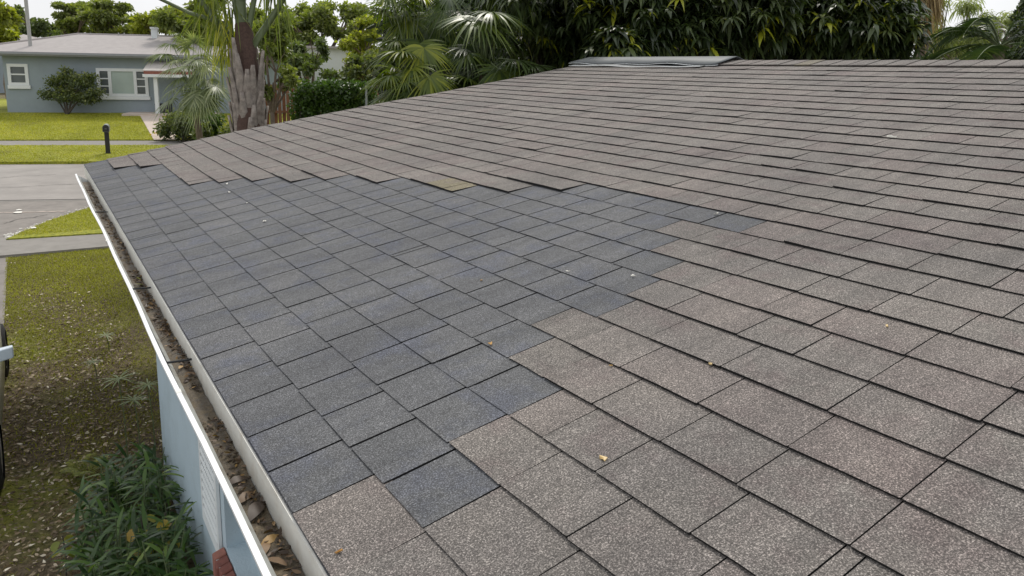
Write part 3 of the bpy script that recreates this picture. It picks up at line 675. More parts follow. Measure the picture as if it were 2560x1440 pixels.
# leaf litter
def gen_lit(N):
    x = -.5+1.35*rng.random(N*4); y = 4.4+10.6*rng.random(N*4); keep = rng.random(N*4) < np.clip(1.15-(y-4.5)/7.5+.3*(.5-patchy(x, y)), .03, 1)
    keep &= ~((x > WX-.03) & (y < WY1)); return x[keep][:N], y[keep][:N]
x, y = gen_lit(5200); N = len(x); d = rdir(N); d[:, 2] = .25*np.abs(d[:, 2]); d = unit(d); sd_ = perp(d); sd_[:, 2] *= .5; sd_ = unit(sd_); L = .02+.035*rng.random(N)
tag(blades('leaf_litter', np.stack([x, y, zt(x, y)+.006+.02*rng.random(N)], 1), d, sd_, L, L*.42, .1, PL, MT['litter'], tint=np.clip(rng.random(N)**1.25, 0, 1)), 'dry fallen leaves strewn over the side lawn below the gutter', 'leaf litter', kind='stuff')

# ------------------------------------------------------------------ plants by the wall
def sword_plant(P, h, n, lab, grp, m=None, leaf=.30):
    t = empty('sword_leaf_plant', tuple(P), lab, 'plant', grp); m = m or MT['sword']
    ns = max(3, n//7); B = []; D = []; b = MB()
    for i in range(ns):
        a = rng.random()*6.28; lean = .28*rng.random(); hh = h*(.55+.45*rng.random()); b0 = np.array([.05*rng.normal(), .05*rng.normal(), 0])
        tip = b0+np.array([math.cos(a)*lean*hh, math.sin(a)*lean*hh, hh]); b.tube([b0, .5*(b0+tip)+[0, 0, .03*h], tip], [.006, .005, .003], 5)
        for j in range(n//ns):
            f = .25+.75*rng.random(); c = b0+(tip-b0)*f; az = rng.random()*6.28; el = .2+.9*rng.random()*f
            B.append(c); D.append((math.cos(az)*math.cos(el), math.sin(az)*math.cos(el), math.sin(el)))
    st = b.build('stem', MT['petiole']); st.parent = t
    B, D = np.array(B), unit(np.array(D)); N = len(B)
    lv = blades('foliage', B, D, hside(D), leaf*(.6+.6*rng.random(N)), .028*leaf/.3, .25+.35*rng.random(N), [.35, .9, 1, .75, .4, .03], m, tint=rng.random(N)**1.2); lv.parent = t
    return t
k = 0
for px, py, h in ((455, 1235, .42), (400, 1180, .38), (330, 1175, .36), (390, 1260, .55), (300, 1240, .45), (240, 1250, .42), (440, 1330, .6), (345, 1335, .6), (260, 1330, .5), (470, 1400, .62), (400, 1420, .62), (310, 1425, .55), (240, 1400, .42), (430, 1490, .62), (340, 1500, .6), (260, 1490, .5), (480, 1520, .6)):
    P = on_z(px, py+int(h*170), 0.0); P[0] = min(P[0], .62); P[2] = zt(P[0], P[1])
    sword_plant(P, h*1.2, 60, 'dark green sword leaved plant in the dense clump against the blue wall', 'sword leaved plants against the wall')
def sedge(px, py, h, rad, lab, n=16):
    T = None; z = 0.0
    P = on_z(px, py, h+.05); base = np.array([P[0]+.02, P[1]-.01, float(zt(P[0], P[1]))])
    t = empty('umbrella_sedge', tuple(base), lab, 'plant', 'umbrella sedges on the side lawn')
    b = MB(); tip = P-base; b.tube([(0, 0, -.01), tip*.5+[.01, 0, 0], tip], [.006, .005, .004], 5); s_ = b.build('stem', MT['petiole']); s_.parent = t
    a = np.arange(n)*6.283/n+rng.normal(0, .12, n); el = .1+.25*rng.random(n); D = np.stack([np.cos(a)*np.cos(el), np.sin(a)*np.cos(el), np.sin(el)], 1)
    lv = blades('whorl', np.repeat(tip[None], n, 0), D, hside(D), rad*(.7+.5*rng.random(n)), .014, .25, [.4, 1, .8, .05], MT['sedge'], tint=.4+.6*rng.random(n)); lv.parent = t
sedge(265, 838, .22, .15, 'pale umbrella sedge on the lawn, furthest along from the sword plants', 12)
sedge(233, 905, .20, .14, 'pale umbrella sedge standing alone in the leaf litter', 12)
sedge(297, 947, .75, .20, 'tall umbrella sedge with drooping whorl just beyond the wall corner')
sedge(370, 962, .72, .17, 'tall umbrella sedge close beside the wall corner')
sedge(335, 1000, .55, .18, 'shorter green umbrella sedge between the tall ones and the sword plants')
# yellow fern-like frond
P = on_z(215, 1190, 0); P[2] = 0
t = empty('fern', tuple(P), 'yellow green feathery fern at the edge of the sword leaved plants', 'fern')
for a0 in (1.2, 2.3, 3.3, .2, 4.4):
    n = 18; f = np.linspace(.15, 1, n); d0 = np.array([math.cos(a0)*.55, math.sin(a0)*.55, .8]); C = d0*f[:, None]*.34; C[:, 2] -= .16*f**2
    B = np.r_[C, C]; sdv = np.cross(unit(d0), [0, 0, 1.]); sdv /= np.linalg.norm(sdv); D = np.r_[np.repeat((sdv+.4*d0)[None], n, 0), np.repeat((-sdv+.4*d0)[None], n, 0)]; D = unit(D)
    lv = blades('frond', B, D, np.repeat([[0, 0, 1.]], 2*n, 0)*.2+hside(D), np.r_[1.1-f*.8, 1.1-f*.8]*.12, .009, .3, [.5, 1, .05], MT['fern']); lv.parent = t
def round_plant(px, py, lab, n, h, cols):
    P = on_z(px, py, h*.6); base = np.array([P[0], P[1], float(zt(P[0], P[1]))]); t = empty('round_leaf_seedling', tuple(base), lab, 'plant', 'round leaved seedlings by the wall')
    b = MB(); b.tube([(0, 0, -.01), (.01, .01, h*.5), (0, .02, h)], .005, 5); s_ = b.build('stem', MT['darkbark']); s_.parent = t
    for i in range(n):
        z = h*(.45+.6*i/n); a = i*2.4+rng.random(); r = .028+.016*rng.random(); c = np.array([math.cos(a)*r*1.6, math.sin(a)*r*1.6, z]); nrm = unit(np.array([math.cos(a)*.5, math.sin(a)*.5-.3, .8]))
        e1 = unit(np.cross(nrm, [0, 0, 1.])); e2 = np.cross(nrm, e1); m_ = 12; ring = [c+(e1*math.cos(q)*r+e2*math.sin(q)*r*1.1)+nrm*.006*math.cos(2*q) for q in np.arange(m_)*6.283/m_]
        b = MB(); b.add([c-nrm*.004]+ring, [(0, 1+j, 1+(j+1) % m_) for j in range(m_)], cols[i % len(cols)]); o = b.build('leaf', MT['grape'], smooth=True); o.parent = t
round_plant(160, 1380, 'yellow green round leaved seedling standing apart on the leaf litter', 6, .30, [.05, .2, .1, .3])
round_plant(360, 1375, 'brownish round leaved seedling among the sword plants', 6, .62, [.5, .7, .4])
round_plant(420, 1372, 'orange yellow round leaved seedling near the blue wall', 5, .66, [.75, .6, .5])

# ------------------------------------------------------------------ parked car at the left
car = empty('parked_car', (-1.34, 8.6, .0), 'pale greenish white car parked on the driveway beside the lawn', 'car')
car.rotation_euler = (0, 0, math.pi)
prof_c = [(-2.15, .30, .95), (-2.2, .62, .93), (-2.1, .98, .90), (-1.55, 1.10, .94), (-.9, 1.52, .66), (-.1, 1.60, .64), (.55, 1.55, .64), (1.05, 1.12, .94), (1.75, .98, .92), (2.15, .78, .84), (2.2, .45, .84), (2.1, .28, .9)]
b = MB(); nS = 10
secs = []
for yy, hz, ww in [(-2.18, .62, .72), (-2.0, .96, .84), (-1.5, 1.04, .885), (-.9, 1.06, .90), (0, 1.05, .905), (.8, 1.03, .90), (1.4, .97, .89), (1.9, .88, .84), (2.18, .70, .68)]:
    ring = []
    for q in np.linspace(0, math.pi, 13):
        cx_, cz_ = math.cos(q), math.sin(q)
        x_ = ww*np.sign(cx_)*abs(cx_)**.35; z_ = .28+(hz-.28)*abs(cz_)**.55
        ring.append((x_, yy, z_))
    secs.append(ring)
V = np.array(secs).reshape(-1, 3); fs = [(i*13+j, i*13+j+1, (i+1)*13+j+1, (i+1)*13+j) for i in range(8) for j in range(12)]+[tuple(range(13)), tuple(range(8*13+12, 8*13-1, -1))]
fs += [(i*13, (i+1)*13, (i+1)*13+12, i*13+12) for i in range(8)]
b.add(V, fs); o = b.build('body', MT['carpaint'], smooth=True); o.parent = car
b = MB()
cab = [(-1.75, 1.00, .74), (-1.15, 1.47, .60), (-.1, 1.55, .58), (.55, 1.48, .59), (1.25, 1.00, .76)]
bot = [(s_*(.80), y, .98) for y, z, w_ in cab for s_ in (-1, 1)]; top__ = [(s_*w_, y, z) for y, z, w_ in cab for s_ in (-1, 1)]
nC = len(cab)
b.add(top__+bot, [(2*i, 2*i+1, 2*i+3, 2*i+2) for i in range(nC-1)]+[(2*i, 2*i+2, 2*nC+2*i+2, 2*nC+2*i) for i in range(nC-1)]+[(2*i+3, 2*i+1, 2*nC+2*i+1, 2*nC+2*i+3) for i in range(nC-1)])
gh = b.build('window_glass', MT['carglass'], smooth=False); gh.parent = car
b = MB(); rf_ = [(s_*w_*.99, y, z+.02) for y, z, w_ in cab[1:4] for s_ in (-1, 1)]; b.add(rf_+[(x, y, z-.03) for x, y, z in rf_], [(0, 1, 3, 2), (2, 3, 5, 4), (0, 2, 8, 6), (2, 4, 10, 8), (3, 1, 7, 9), (5, 3, 9, 11), (1, 0, 6, 7), (4, 5, 11, 10)])
o = b.build('roof', MT['carpaint']); o.parent = car
for sx in (-1, 1):
    for yy in (-1.35, 1.35):
        b = MB(); an = np.arange(24)*6.283/24
        for r0, xw in ((.325, .10),):
            prf = [(0, .24), (.02, .31), (.06, .33), (.16, .33), (.20, .31), (.22, .24)]
            V = [((.70+px_)*sx, yy+math.cos(a)*r, .33+math.sin(a)*r) for px_, r in prf for a in an]
            b.add(V, [(i*24+j, i*24+(j+1) % 24, (i+1)*24+(j+1) % 24, (i+1)*24+j) for i in range(5) for j in range(24)])
        wl = b.build('wheel', MT['tyre'], smooth=True); wl.parent = car
        b = MB(); V = [(.915*sx, yy, .33)]+[(.905*sx, yy+math.cos(a)*.23, .33+math.sin(a)*.23) for a in an]; b.add(V, [(0, 1+j, 1+(j+1) % 24) for j in range(24)]); o = b.build('rim', MT['rim']); o.parent = wl
    b = MB(); b.tube([(.78*sx, .98, 1.03), (.93*sx, .96, 1.06)], [.03, .025], 6); 
    th = [(.93*sx, 1.01, 1.02), (1.06*sx, .97, 1.03), (1.06*sx, .91, 1.03), (.93*sx, .92, 1.02)]; b.hexa(th, [(x, y, z+.11) for x, y, z in th]); o = b.build('side_mirror', MT['mirror']); o.parent = car
    bv = o.modifiers.new('r', 'BEVEL'); bv.width = .03; bv.segments = 3
    b = MB(); b.box((.55*sx-.15, 2.02, .62), (.55*sx+.15, 2.13, .74)); o = b.build('headlight', MT['glass']); o.parent = car
    b = MB(); b.box((sx*.907-.004, -.05, .84), (sx*.907+.004, .10, .87)); o = b.build('door_handle', MT['greymetal']); o.parent = car

# ------------------------------------------------------------------ mailbox
P = on_t(271, 390); P[2] = float(zt(P[0], P[1]))+.09
t = empty('mailbox', tuple(P), 'black post mailbox with silver rounded top on the verge by the street', 'mailbox')
_vw = P-CAM; fy = unit(np.array([_vw[0]+.06*_vw[1], _vw[1], 0])); fx = np.array([fy[1], -fy[0], 0]); fz = np.array([0, 0, 1.])
fr = (np.zeros(3), fx, fy, fz)
b = MB(); b.box((-.075, -.075, -.1), (.075, .075, .82), fr=fr); b.box((-.10, -.10, -.1), (.10, .10, .03), fr=fr); o = b.build('post', MT['black']); o.parent = t
b = MB(); b.box((-.06, -.25, .80), (.06, .22, .84), fr=fr); o = b.build('bracket', MT['black']); o.parent = t
b = MB(); pr = [(-.11, .84), (-.11, 1.00)]+[(-.11*math.cos(a), 1.00+.11*math.sin(a)) for a in np.linspace(.2, math.pi-.2, 9)]+[(.11, 1.0), (.11, .84)]
m_ = len(pr); V = np.array([(x, y, z) for y in (-.30, .26) for x, z in pr]); V = V[:, :1]*fx+V[:, 1:2]*fy+V[:, 2:]*fz
b.add(V, [(j, (j+1) % m_, m_+(j+1) % m_, m_+j) for j in range(m_)]+[tuple(range(m_-1, -1, -1)), tuple(range(m_, 2*m_))]); o = b.build('box', MT['greymetal'], smooth=False); o.parent = t
b = MB(); V = np.array([(x*.93, y, .85+(z-.84)*.93) for y in (-.315, -.302) for x, z in pr]); V = V[:, :1]*fx+V[:, 1:2]*fy+V[:, 2:]*fz
b.add(V, [(j, (j+1) % m_, m_+(j+1) % m_, m_+j) for j in range(m_)]+[tuple(range(m_-1, -1, -1)), tuple(range(m_, 2*m_))]); o = b.build('door', MT['black']); o.parent = t
b = MB(); b.box((-.035, -.33, .95), (.035, -.316, .965), fr=fr); o = b.build('handle', MT['greymetal']); o.parent = t

# ------------------------------------------------------------------ grey-blue house across the street
A = on_t(20, 286); dA = (A-CAM)@F_; Bp = at(395, 150, dA*1.03); FT = unit(np.array([Bp[0]-A[0], Bp[1]-A[1], 0])); FN = np.array([FT[1], -FT[0], 0])
if FN@(CAM-A) < 0: FN = -FN
HZ = 1.0
A = np.array([A[0], A[1], HZ])
def fac(px, py, out=0.0):
    O = A+FN*out; d = ray(px, py); t = ((O-CAM)@FN)/(d@FN); P = CAM+d*t; return (P-A)@FT, P[2]
hz = empty('house', tuple(A), 'grey blue bungalow with hip roof and white windows across the street', 'house')
FRM = (A*0, FT, -FN, fz)       # local: x along facade, y backwards, z up (relative to A)
def lb(b, x0, x1, y0, y1, z0, z1): b.box((x0, y0, z0-HZ), (x1, y1, z1-HZ), fr=FRM)
HL = 13.5; HD = 8.0
ztop = fac(150, 141)[1]
w1 = (*fac(19, 161), *fac(72, 212)); w2 = (*fac(242, 172), *fac(371, 240))
W1 = (w1[0], w1[2], w1[3], w1[1]); W2 = (w2[0], w2[2], w2[3], w2[1])
b = MB(); xsb = [0, W1[0], W1[1], W2[0], W2[1], HL]; zb = sorted([HZ-.1, W1[2], W1[3], W2[2], W2[3], ztop])
for i in range(5):
    for j in range(5):
        xm_, zm_ = .5*(xsb[i]+xsb[i+1]), .5*(zb[j]+zb[j+1])
        if any(w[0] < xm_ < w[1] and w[2] < zm_ < w[3] for w in (W1, W2)): continue
        lb(b, xsb[i], xsb[i+1], 0, .2, zb[j], zb[j+1])
lb(b, 0, .2, .2, HD, HZ-.1, ztop); lb(b, HL-.2, HL, .2, HD, HZ-.1, ztop); lb(b, .2, HL-.2, HD-.2, HD, HZ-.1, ztop)
o = b.build('wall', MT['hwall']); o.parent = hz
def wnd(W, cols, rows, lab=None):
    b = MB(); x0, x1, z0, z1 = W; f_ = .11
    lb(b, x0-.04, x0+f_, -.05, .08, z0-.02, z1+.04); lb(b, x1-f_, x1+.04, -.05, .08, z0-.02, z1+.04); lb(b, x0+f_, x1-f_, -.05, .08, z0-.02, z0+f_); lb(b, x0+f_, x1-f_, -.05, .08, z1-f_, z1+.04)
    o = b.build('window', MT['htrim']); o.parent = hz
    b = MB(); lb(b, x0-.06, x1+.10, -.10, -.002, z0-.20, z0-.025); s_ = b.build('sill', MT['htrim']); s_.parent = o
    return o
wo1 = wnd(W1, 1, 2); wo2 = wnd(W2, 3, 3)
def panes(wo_, cells, m):
    for x0, x1, z0, z1 in cells:
        b = MB(); lb(b, x0, x1, .02, .03, z0, z1); o = b.build('pane', m); o.parent = wo_
def cell(p0, p1): a = fac(*p0); c = fac(*p1); return (min(a[0], c[0]), max(a[0], c[0]), min(a[1], c[1]), max(a[1], c[1]))
panes(wo1, [(W1[0]+.11, W1[1]-.11, .5*(W1[2]+W1[3])+.05, W1[3]-.11), (W1[0]+.11, W1[1]-.11, W1[2]+.11, .5*(W1[2]+W1[3])-.02)], MT['glass'])
b = MB(); lb(b, W1[0]+.11, W1[1]-.11, -.02, .06, .5*(W1[2]+W1[3])-.02, .5*(W1[2]+W1[3])+.05); o = b.build('mullion', MT['htrim']); o.parent = wo1
xa, xb_ = fac(272, 200)[0], fac(341, 200)[0]; xw0, xw1 = W2[0]+.11, W2[1]-.11; zl, zh = W2[2]+.11, W2[3]-.11
panes(wo2, [(xa+.13, xb_-.13, zl, zh)], MT['blind'])
for (p, q) in ((xw0, xa-.02), (xb_+.02, xw1)):
    for i in range(3): panes(wo2, [(p, q, zl+i*(zh-zl)/3+.03, zl+(i+1)*(zh-zl)/3-.03)], MT['glass'])
    for i in (1, 2): b = MB(); lb(b, p, q, -.02, .06, zl+i*(zh-zl)/3-.03, zl+i*(zh-zl)/3+.03); o = b.build('mullion', MT['htrim']); o.parent = wo2
for xx in (xa, xb_-.11): b = MB(); lb(b, xx-.02, xx+.13, -.04, .07, zl, zh); o = b.build('mullion', MT['htrim']); o.parent = wo2
# roof: hip on the left
OV = .55
ez0 = fac(150, 141, OV)[1]; ez1 = fac(150, 131, OV)[1]
rl = HD*.5
def ridge_pt(px, py): 
    O = A-FN*rl; d = ray(px, py); t = ((O-CAM)@FN)/(d@FN); P = CAM+d*t; return (P-A)@FT, P[2]
rx, rz = ridge_pt(197, 85)
rz2 = rz
L0, L1, D0, D1 = -OV-1.2, HL+OV, -OV, HD+OV
def lp(x, y, z): return FT*x-FN*y+fz*(z-HZ)
b = MB(); e_ = [lp(L0, D0, ez1), lp(L1, D0, ez1), lp(L1, D1, ez1), lp(L0, D1, ez1)]; r_ = [lp(rx, rl, rz), lp(L1-rx+L0, rl, rz2)]
eb = [p-fz*.02 for p in e_]
b.add(e_+r_+eb, [(0, 1, 5, 4), (1, 2, 5), (2, 3, 4, 5), (3, 0, 4), (9, 8, 7, 6), (0, 6, 7, 1), (1, 7, 8, 2), (2, 8, 9, 3), (3, 9, 6, 0)])
hr = b.build('roof', MT['hroof']); hr.parent = hz
b = MB(); f1 = ez1-.022; f0 = ez0
lb(b, L0, L1, D0, D0+.03, f0, f1); lb(b, L0, L0+.03, D0+.03, D1, f0, f1); lb(b, L1-.03, L1, D0+.03, D1, f0, f1); lb(b, L0+.03, L1-.03, D0+.03, D1, f0+.02, f0+.04)
o = b.build('fascia', MT['hfascia']); o.parent = hz
b = MB(); lb(b, L0, L1, D0-.09, D0-.003, f1-.10, f1-.01); o = b.build('eave_gutter', MT['hfascia']); o.parent = hz
b = MB(); b.tube([e_[0]+fz*.01, r_[0]+fz*.015], .06, 6); b.tube([r_[0]+fz*.01, r_[1]+fz*.01], .06, 6); o = b.build('ridge_line', MT['hroof']); o.parent = hr
# chimney
cx_, _ = ridge_pt(392, 90); b = MB()
lb(b, cx_-.15, cx_+.15, rl-.6, rl-.25, rz-.5, ridge_pt(392, 74)[1]); lb(b, cx_-.19, cx_+.19, rl-.64, rl-.21, ridge_pt(392, 73.5)[1], ridge_pt(392, 69)[1]); o = b.build('chimney', MT['vent']); o.parent = hr
# mast and vent pipes on the roof
def roofpipe(p0, p1, r, y, lab):
    O = A-FN*y; d = ray(*p0); t_ = ((O-CAM)@FN)/(d@FN); P0 = CAM+d*t_; d = ray(*p1); t_ = ((O-CAM)@FN)/(d@FN); P1 = CAM+d*t_
    b = MB(); b.tube([P0-fz*.3-A, P0-A, P1-A], r, 8); o = b.build('mast', MT['pole']); o.parent = hz
roofpipe((76, 116), (64, -6), .085, .75, '')
for px in (228, 298, 312): roofpipe((px, 88), (px-2, 82), .03, rl-.1, '')
# awning porch, post, step, bin
ax0, _ = fac(374, 170); ax1 = ax0+2.4; az1 = fac(390, 152, .3)[1]; az0 = fac(390, 176, 1.3)[1]
b = MB(); b.hexa([lp(ax0, -.02, az1-.06), lp(ax0, -1.35, az0-.06), lp(ax1, -1.35, az0-.06), lp(ax1, -.02, az1-.06)], [lp(ax0, -.02, az1), lp(ax0, -1.35, az0), lp(ax1, -1.35, az0), lp(ax1, -.02, az1)])
o = b.build('porch_awning', MT['awn']); o.parent = hz
b = MB(); lb(b, ax0+.05, ax1, -1.40, -1.352, az0-.20, az0-.04); s_ = b.build('rusty_edge', MT['rust']); s_.parent = o
b = MB(); lb(b, ax0, ax1, -1.46, -1.402, az0-.34, az0-.19); s_ = b.build('valance', MT['htrim']); s_.parent = o
px_, _ = fac(392, 240, 1.2); b = MB(); lb(b, px_-.09, px_+.09, -1.30, -1.12, HZ-.05, az0-.07); o = b.build('porch_post', MT['htrim']); o.parent = hz
b = MB(); lb(b, fac(328, 290)[0], ax1+1, -1.6, -.002, HZ-.1, HZ+.16); o = b.build('porch_step', MT['path']); o.parent = hz
b = MB(); lb(b, ax0+.55, ax0+1.5, -.05, .0-.004, HZ+.16, HZ+2.2); o = b.build('front_door', MT['hwall']); o.parent = hz
P = lp(fac(411, 280)[0]+.15, -.7, HZ+.16)+A
t = empty('storage_box', tuple(P), 'black box standing on the porch step of the grey blue house', 'box')
b = MB(); b.box((-.35, -.22, 0), (.35, .22, .42), fr=(np.zeros(3), FT, -FN, fz)); o = b.build('bin', MT['black']); o.parent = t
b = MB(); b.box((-.38, -.25, .421), (.38, .25, .48), fr=(np.zeros(3), FT, -FN, fz)); o = b.build('lid', MT['black']); o.parent = t
# roof of another house behind on the left
P = at(20, 104, 62); t = empty('house', (P[0], P[1], 1.0), 'low pale roofed house half hidden behind the grey blue bungalow', 'house')
b = MB(); b.box((-7, -3, 0), (3, 5, P[2]-1.3), fr=FRM); o = b.build('wall', MT['hwall']); o.parent = t
b = MB(); h0 = P[2]-1.29; q = [(-7.6, -3.6), (3.6, -3.6), (3.6, 5.6), (-7.6, 5.6)]; V = [FT*x-FN*y+fz*h0 for x, y in q]+[FT*x-FN*1+fz*(h0+1.2) for x in (-4, 0)]
b.add(V, [(0, 1, 5, 4), (1, 2, 5), (2, 3, 4, 5), (3, 0, 4), (3, 2, 1, 0)]); o = b.build('roof', MT['hroof']); o.parent = t
b = MB(); P2 = at(46, 108, 60)-np.array([P[0], P[1], 1.0]); P3 = at(41, 50, 60)-np.array([P[0], P[1], 1.0]); b.tube([P2-fz*1.5, P3], .07, 6); o = b.build('vent_pipe', MT['pole']); o.parent = t
# white house behind the fence
P = at(838, 200, 48); t = empty('house', (P[0], P[1], 1.0), 'white walled house glimpsed between trees behind the hedge', 'house')
fr2 = (np.zeros(3), unit(np.array([R_[0], R_[1], 0])), unit(np.array([F_[0], F_[1], 0])), fz)
wz = at(838, 122, 48)[2]-1.0
b = MB(); b.box((-2.6, 0, -.1), (4.5, 6, wz), fr=fr2); o = b.build('wall', MT['htrim']); o.parent = t
b = MB(); b.box((-3, -.4, wz+.002), (4.9, 6.4, wz+.15), fr=fr2); o = b.build('roof', MT['hroof']); o.parent = t
# utility poles
def upole(px, y0, y1, dep, r, lab):
    Pt = at(px, y1, dep); base = np.array([Pt[0], Pt[1], float(zt(Pt[0], Pt[1]))]); t = empty('utility_pole', tuple(base), lab, 'pole'); b = MB(); hh = Pt[2]-base[2]
    b.tube([(0, 0, -.2), (0, 0, hh*.5), (0, 0, hh)], [r*1.25, r*1.1, r], 10); o = b.build('shaft', MT['pole']); o.parent = t
    b = MB(); b.tube([(0, 0, hh), (0, 0, hh+.05)], [r*1.1, r*.6], 10); o = b.build('cap', MT['pole']); o.parent = t
upole(902, 80, 7, 52, .085, 'slim grey pole rising behind the trees above the hedge')

# ------------------------------------------------------------------ fence, hedge, gate frame
FD = 30.0
P0 = at(640, 210, FD); P1 = at(1010, 210, FD+1.5); ft = unit(np.array([P1[0]-P0[0], P1[1]-P0[1], 0])); fn = np.array([ft[1], -ft[0], 0]); 
if fn@(CAM-P0) < 0: fn = -fn
flen = np.hypot(*(P1-P0)[:2]); gz = float(zt(P0[0], P0[1])); topz = P0[2]
t = empty('wooden_fence', (P0[0], P0[1], gz), 'reddish brown shadowbox wooden fence behind the palm trunk', 'fence')
frf = (np.zeros(3), ft, -fn, fz); H_ = topz-gz
for i in range(int(flen/.17)):
    b = MB(); x = i*.17; y = -.045 if i % 2 else .05
    b.box((x, y, .03), (x+.135, y+.02, H_+rng.normal(0, .012)), rng.random(), fr=frf); o = b.build('picket', MT['wood']); o.parent = t
for z in (.35, H_*.55, H_-.25): b = MB(); b.box((0, -.02, z), (flen, .045, z+.09), fr=frf); o = b.build('rail', MT['wood']); o.parent = t
for i in range(int(flen/2.2)+1): b = MB(); b.box((i*2.2, .075, -.1), (i*2.2+.1, .17, H_-.02), fr=frf); o = b.build('post', MT['wood']); o.parent = t
def leafcloud(name, C, Rr, N, L, Wf, m, parent=None, shell=.55, droop=.15, up=.0, tint=None, ratio=PL):
    """leaves through ellipsoid lumps; C (k,3), Rr (k,3)"""
    C = np.asarray(C, float); Rr = np.asarray(Rr, float); k = len(C); vol = Rr.prod(1)**.75; idx = rng.choice(k, N, p=vol/vol.sum())
    d = rdir(N); r = (shell+(1-shell)*rng.random(N)**.8)
    # clumps: pull leaves towards random twig ends so gaps open up
    nc = max(8, N//26); tw = rdir(nc)*(.45+.75*rng.random((nc, 1))); ti = rng.integers(0, nc, N)
    P = .45*(d*r[:, None])+.55*tw[ti]+rng.normal(0, .07, (N, 3))
    pos = C[idx]+P*Rr[idx]
    D = unit(P*.6+rdir(N)*.9+np.array([0, 0, up])); sd_ = perp(D)
    LL = L*(.55+.9*rng.random(N))
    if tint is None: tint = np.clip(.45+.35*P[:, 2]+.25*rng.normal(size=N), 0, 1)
    return blades(name, pos, D, sd_, LL, LL*Wf, droop, ratio, m, parent, tint=tint)
L4 = [.25, 1, .8, .05]
hb_ = empty('hedge', tuple(at(830, 290, 28)[:2])+(1.0,), 'dark green clipped hedge in front of the wooden fence', 'hedge'); O = np.array(hb_.location)
C = []; Rr = []
for px in range(745, 935, 14):
    top = at(px, 203+3*math.sin(px*.13), 28.3)[2]; Pp = at(px, 245, 28.3+.5*rng.random())
    for z in np.arange(1.2, top-.2, .42): C.append((Pp[0], Pp[1], z)); Rr.append((.42, .5, .36))
C = np.array(C)-O
lv = leafcloud('foliage', C, Rr, 15000, .12, .55, MT['hedge'], hb_, ratio=L4, tint=np.clip(.1+.5*rng.random(15000)+.0, 0, 1))
b = MB()
for px in range(750, 930, 22): Q = at(px, 245, 28.4)-O; b.tube([(Q[0], Q[1], -.1), (Q[0], Q[1], 1.1)], [.05, .03], 5)
o = b.build('stems', MT['darkbark']); o.parent = hb_
P = at(916, 262, 24.5); P0g = np.array([P[0], P[1], float(zt(P[0], P[1]))]); zt_ = at(916, 216, 24.5)[2]-P0g[2]
t = empty('metal_gate_frame', tuple(P0g), 'grey square tube frame standing beside the hedge and fan palm', 'frame')
for x in (0, 1.3): b = MB(); b.box((x-.03, -.03, -.05), (x+.03, .03, zt_-.03), fr=fr2); o = b.build('upright', MT['greymetal']); o.parent = t
b = MB(); b.box((-.03, -.03, zt_-.028), (1.33, .03, zt_+.03), fr=fr2); o = b.build('top_rail', MT['greymetal']); o.parent = t

# ------------------------------------------------------------------ trees
def limb_set(b, base, C, r0, n=6):
    base = np.asarray(base, float); top = np.array([base[0]+.1*rng.normal(), base[1]+.1*rng.normal(), .45*C[:, 2].mean()+.55*base[2]])
    b.tube([base-[0, 0, .2], .5*(base+top)+[.08*rng.normal(), .08*rng.normal(), 0], top], [r0*1.2, r0, r0*.8], 8)
    for c in C[rng.permutation(len(C))[:n]]:
        mid = .5*(top+c)+np.array([.2*rng.normal(), .2*rng.normal(), .3]); b.tube([top-[0, 0, .1], mid, c], [r0*.6, r0*.4, r0*.15], 6)
        for q in range(3):
            e = c+rdir(1)[0]*np.array([1, 1, .7])*.6; b.tube([mid, .5*(mid+e)+[0, 0, .1], e], [r0*.28, r0*.2, r0*.06], 5)
def tree(name, lab, lumps, dep, N, L, m, Wf=.5, bark='bark', r0=.2, cat='tree', grp=None, ddep=0, shell=.5, droop=.15, thick=1.0, basepx=None, ratio=L4, stem=None):
    C = []; Rr = []
    lumps = [(px+rpx*.55*rng.normal(), py+rpy*.55*rng.normal(), rpx*(.5+.4*rng.random()), rpy*(.5+.45*rng.random())) for px, py, rpx, rpy in lumps for _ in range(4)] if ddep == 0 else lumps
    for px, py, rpx, rpy in lumps:
        dd = dep*(1+.025*rng.normal())+ddep*rng.normal(); C.append(at(px, py, dd)); Rr.append((rpx*dd/FPX, thick*rpx*dd/FPX, rpy*dd/FPX))
    C = np.array(C); Rr = np.array(Rr)
    bx_, by_ = (C[:, 0].mean(), C[:, 1].mean()) if basepx is None else at(basepx, 200, dep)[:2]
    base = np.array([bx_, by_, float(zt(bx_, by_))])
    t = empty(name, tuple(base), lab, cat, grp)
    b = MB(); limb_set(b, np.zeros(3), C-base, r0, stem or min(8, len(C))); o = b.build('trunk', MT[bark]); o.parent = t
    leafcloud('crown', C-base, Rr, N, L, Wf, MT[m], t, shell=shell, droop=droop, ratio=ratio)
    return t
FG = 'trees on the skyline behind the grey blue house'
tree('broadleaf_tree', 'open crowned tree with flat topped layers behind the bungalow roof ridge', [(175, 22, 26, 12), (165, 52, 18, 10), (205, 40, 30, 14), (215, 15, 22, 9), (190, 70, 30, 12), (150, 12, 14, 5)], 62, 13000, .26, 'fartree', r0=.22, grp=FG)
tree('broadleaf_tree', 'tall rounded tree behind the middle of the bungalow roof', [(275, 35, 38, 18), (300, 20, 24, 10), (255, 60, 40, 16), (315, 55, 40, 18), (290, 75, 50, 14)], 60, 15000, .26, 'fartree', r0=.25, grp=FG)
tree('broadleaf_tree', 'yellowish tree behind the bungalow chimney', [(380, 50, 40, 15), (420, 45, 36, 16), (350, 70, 40, 14), (410, 70, 45, 16), (445, 30, 30, 14), (470, 60, 40, 24)], 57, 14000, .26, 'yellowtree', r0=.22, grp=FG)
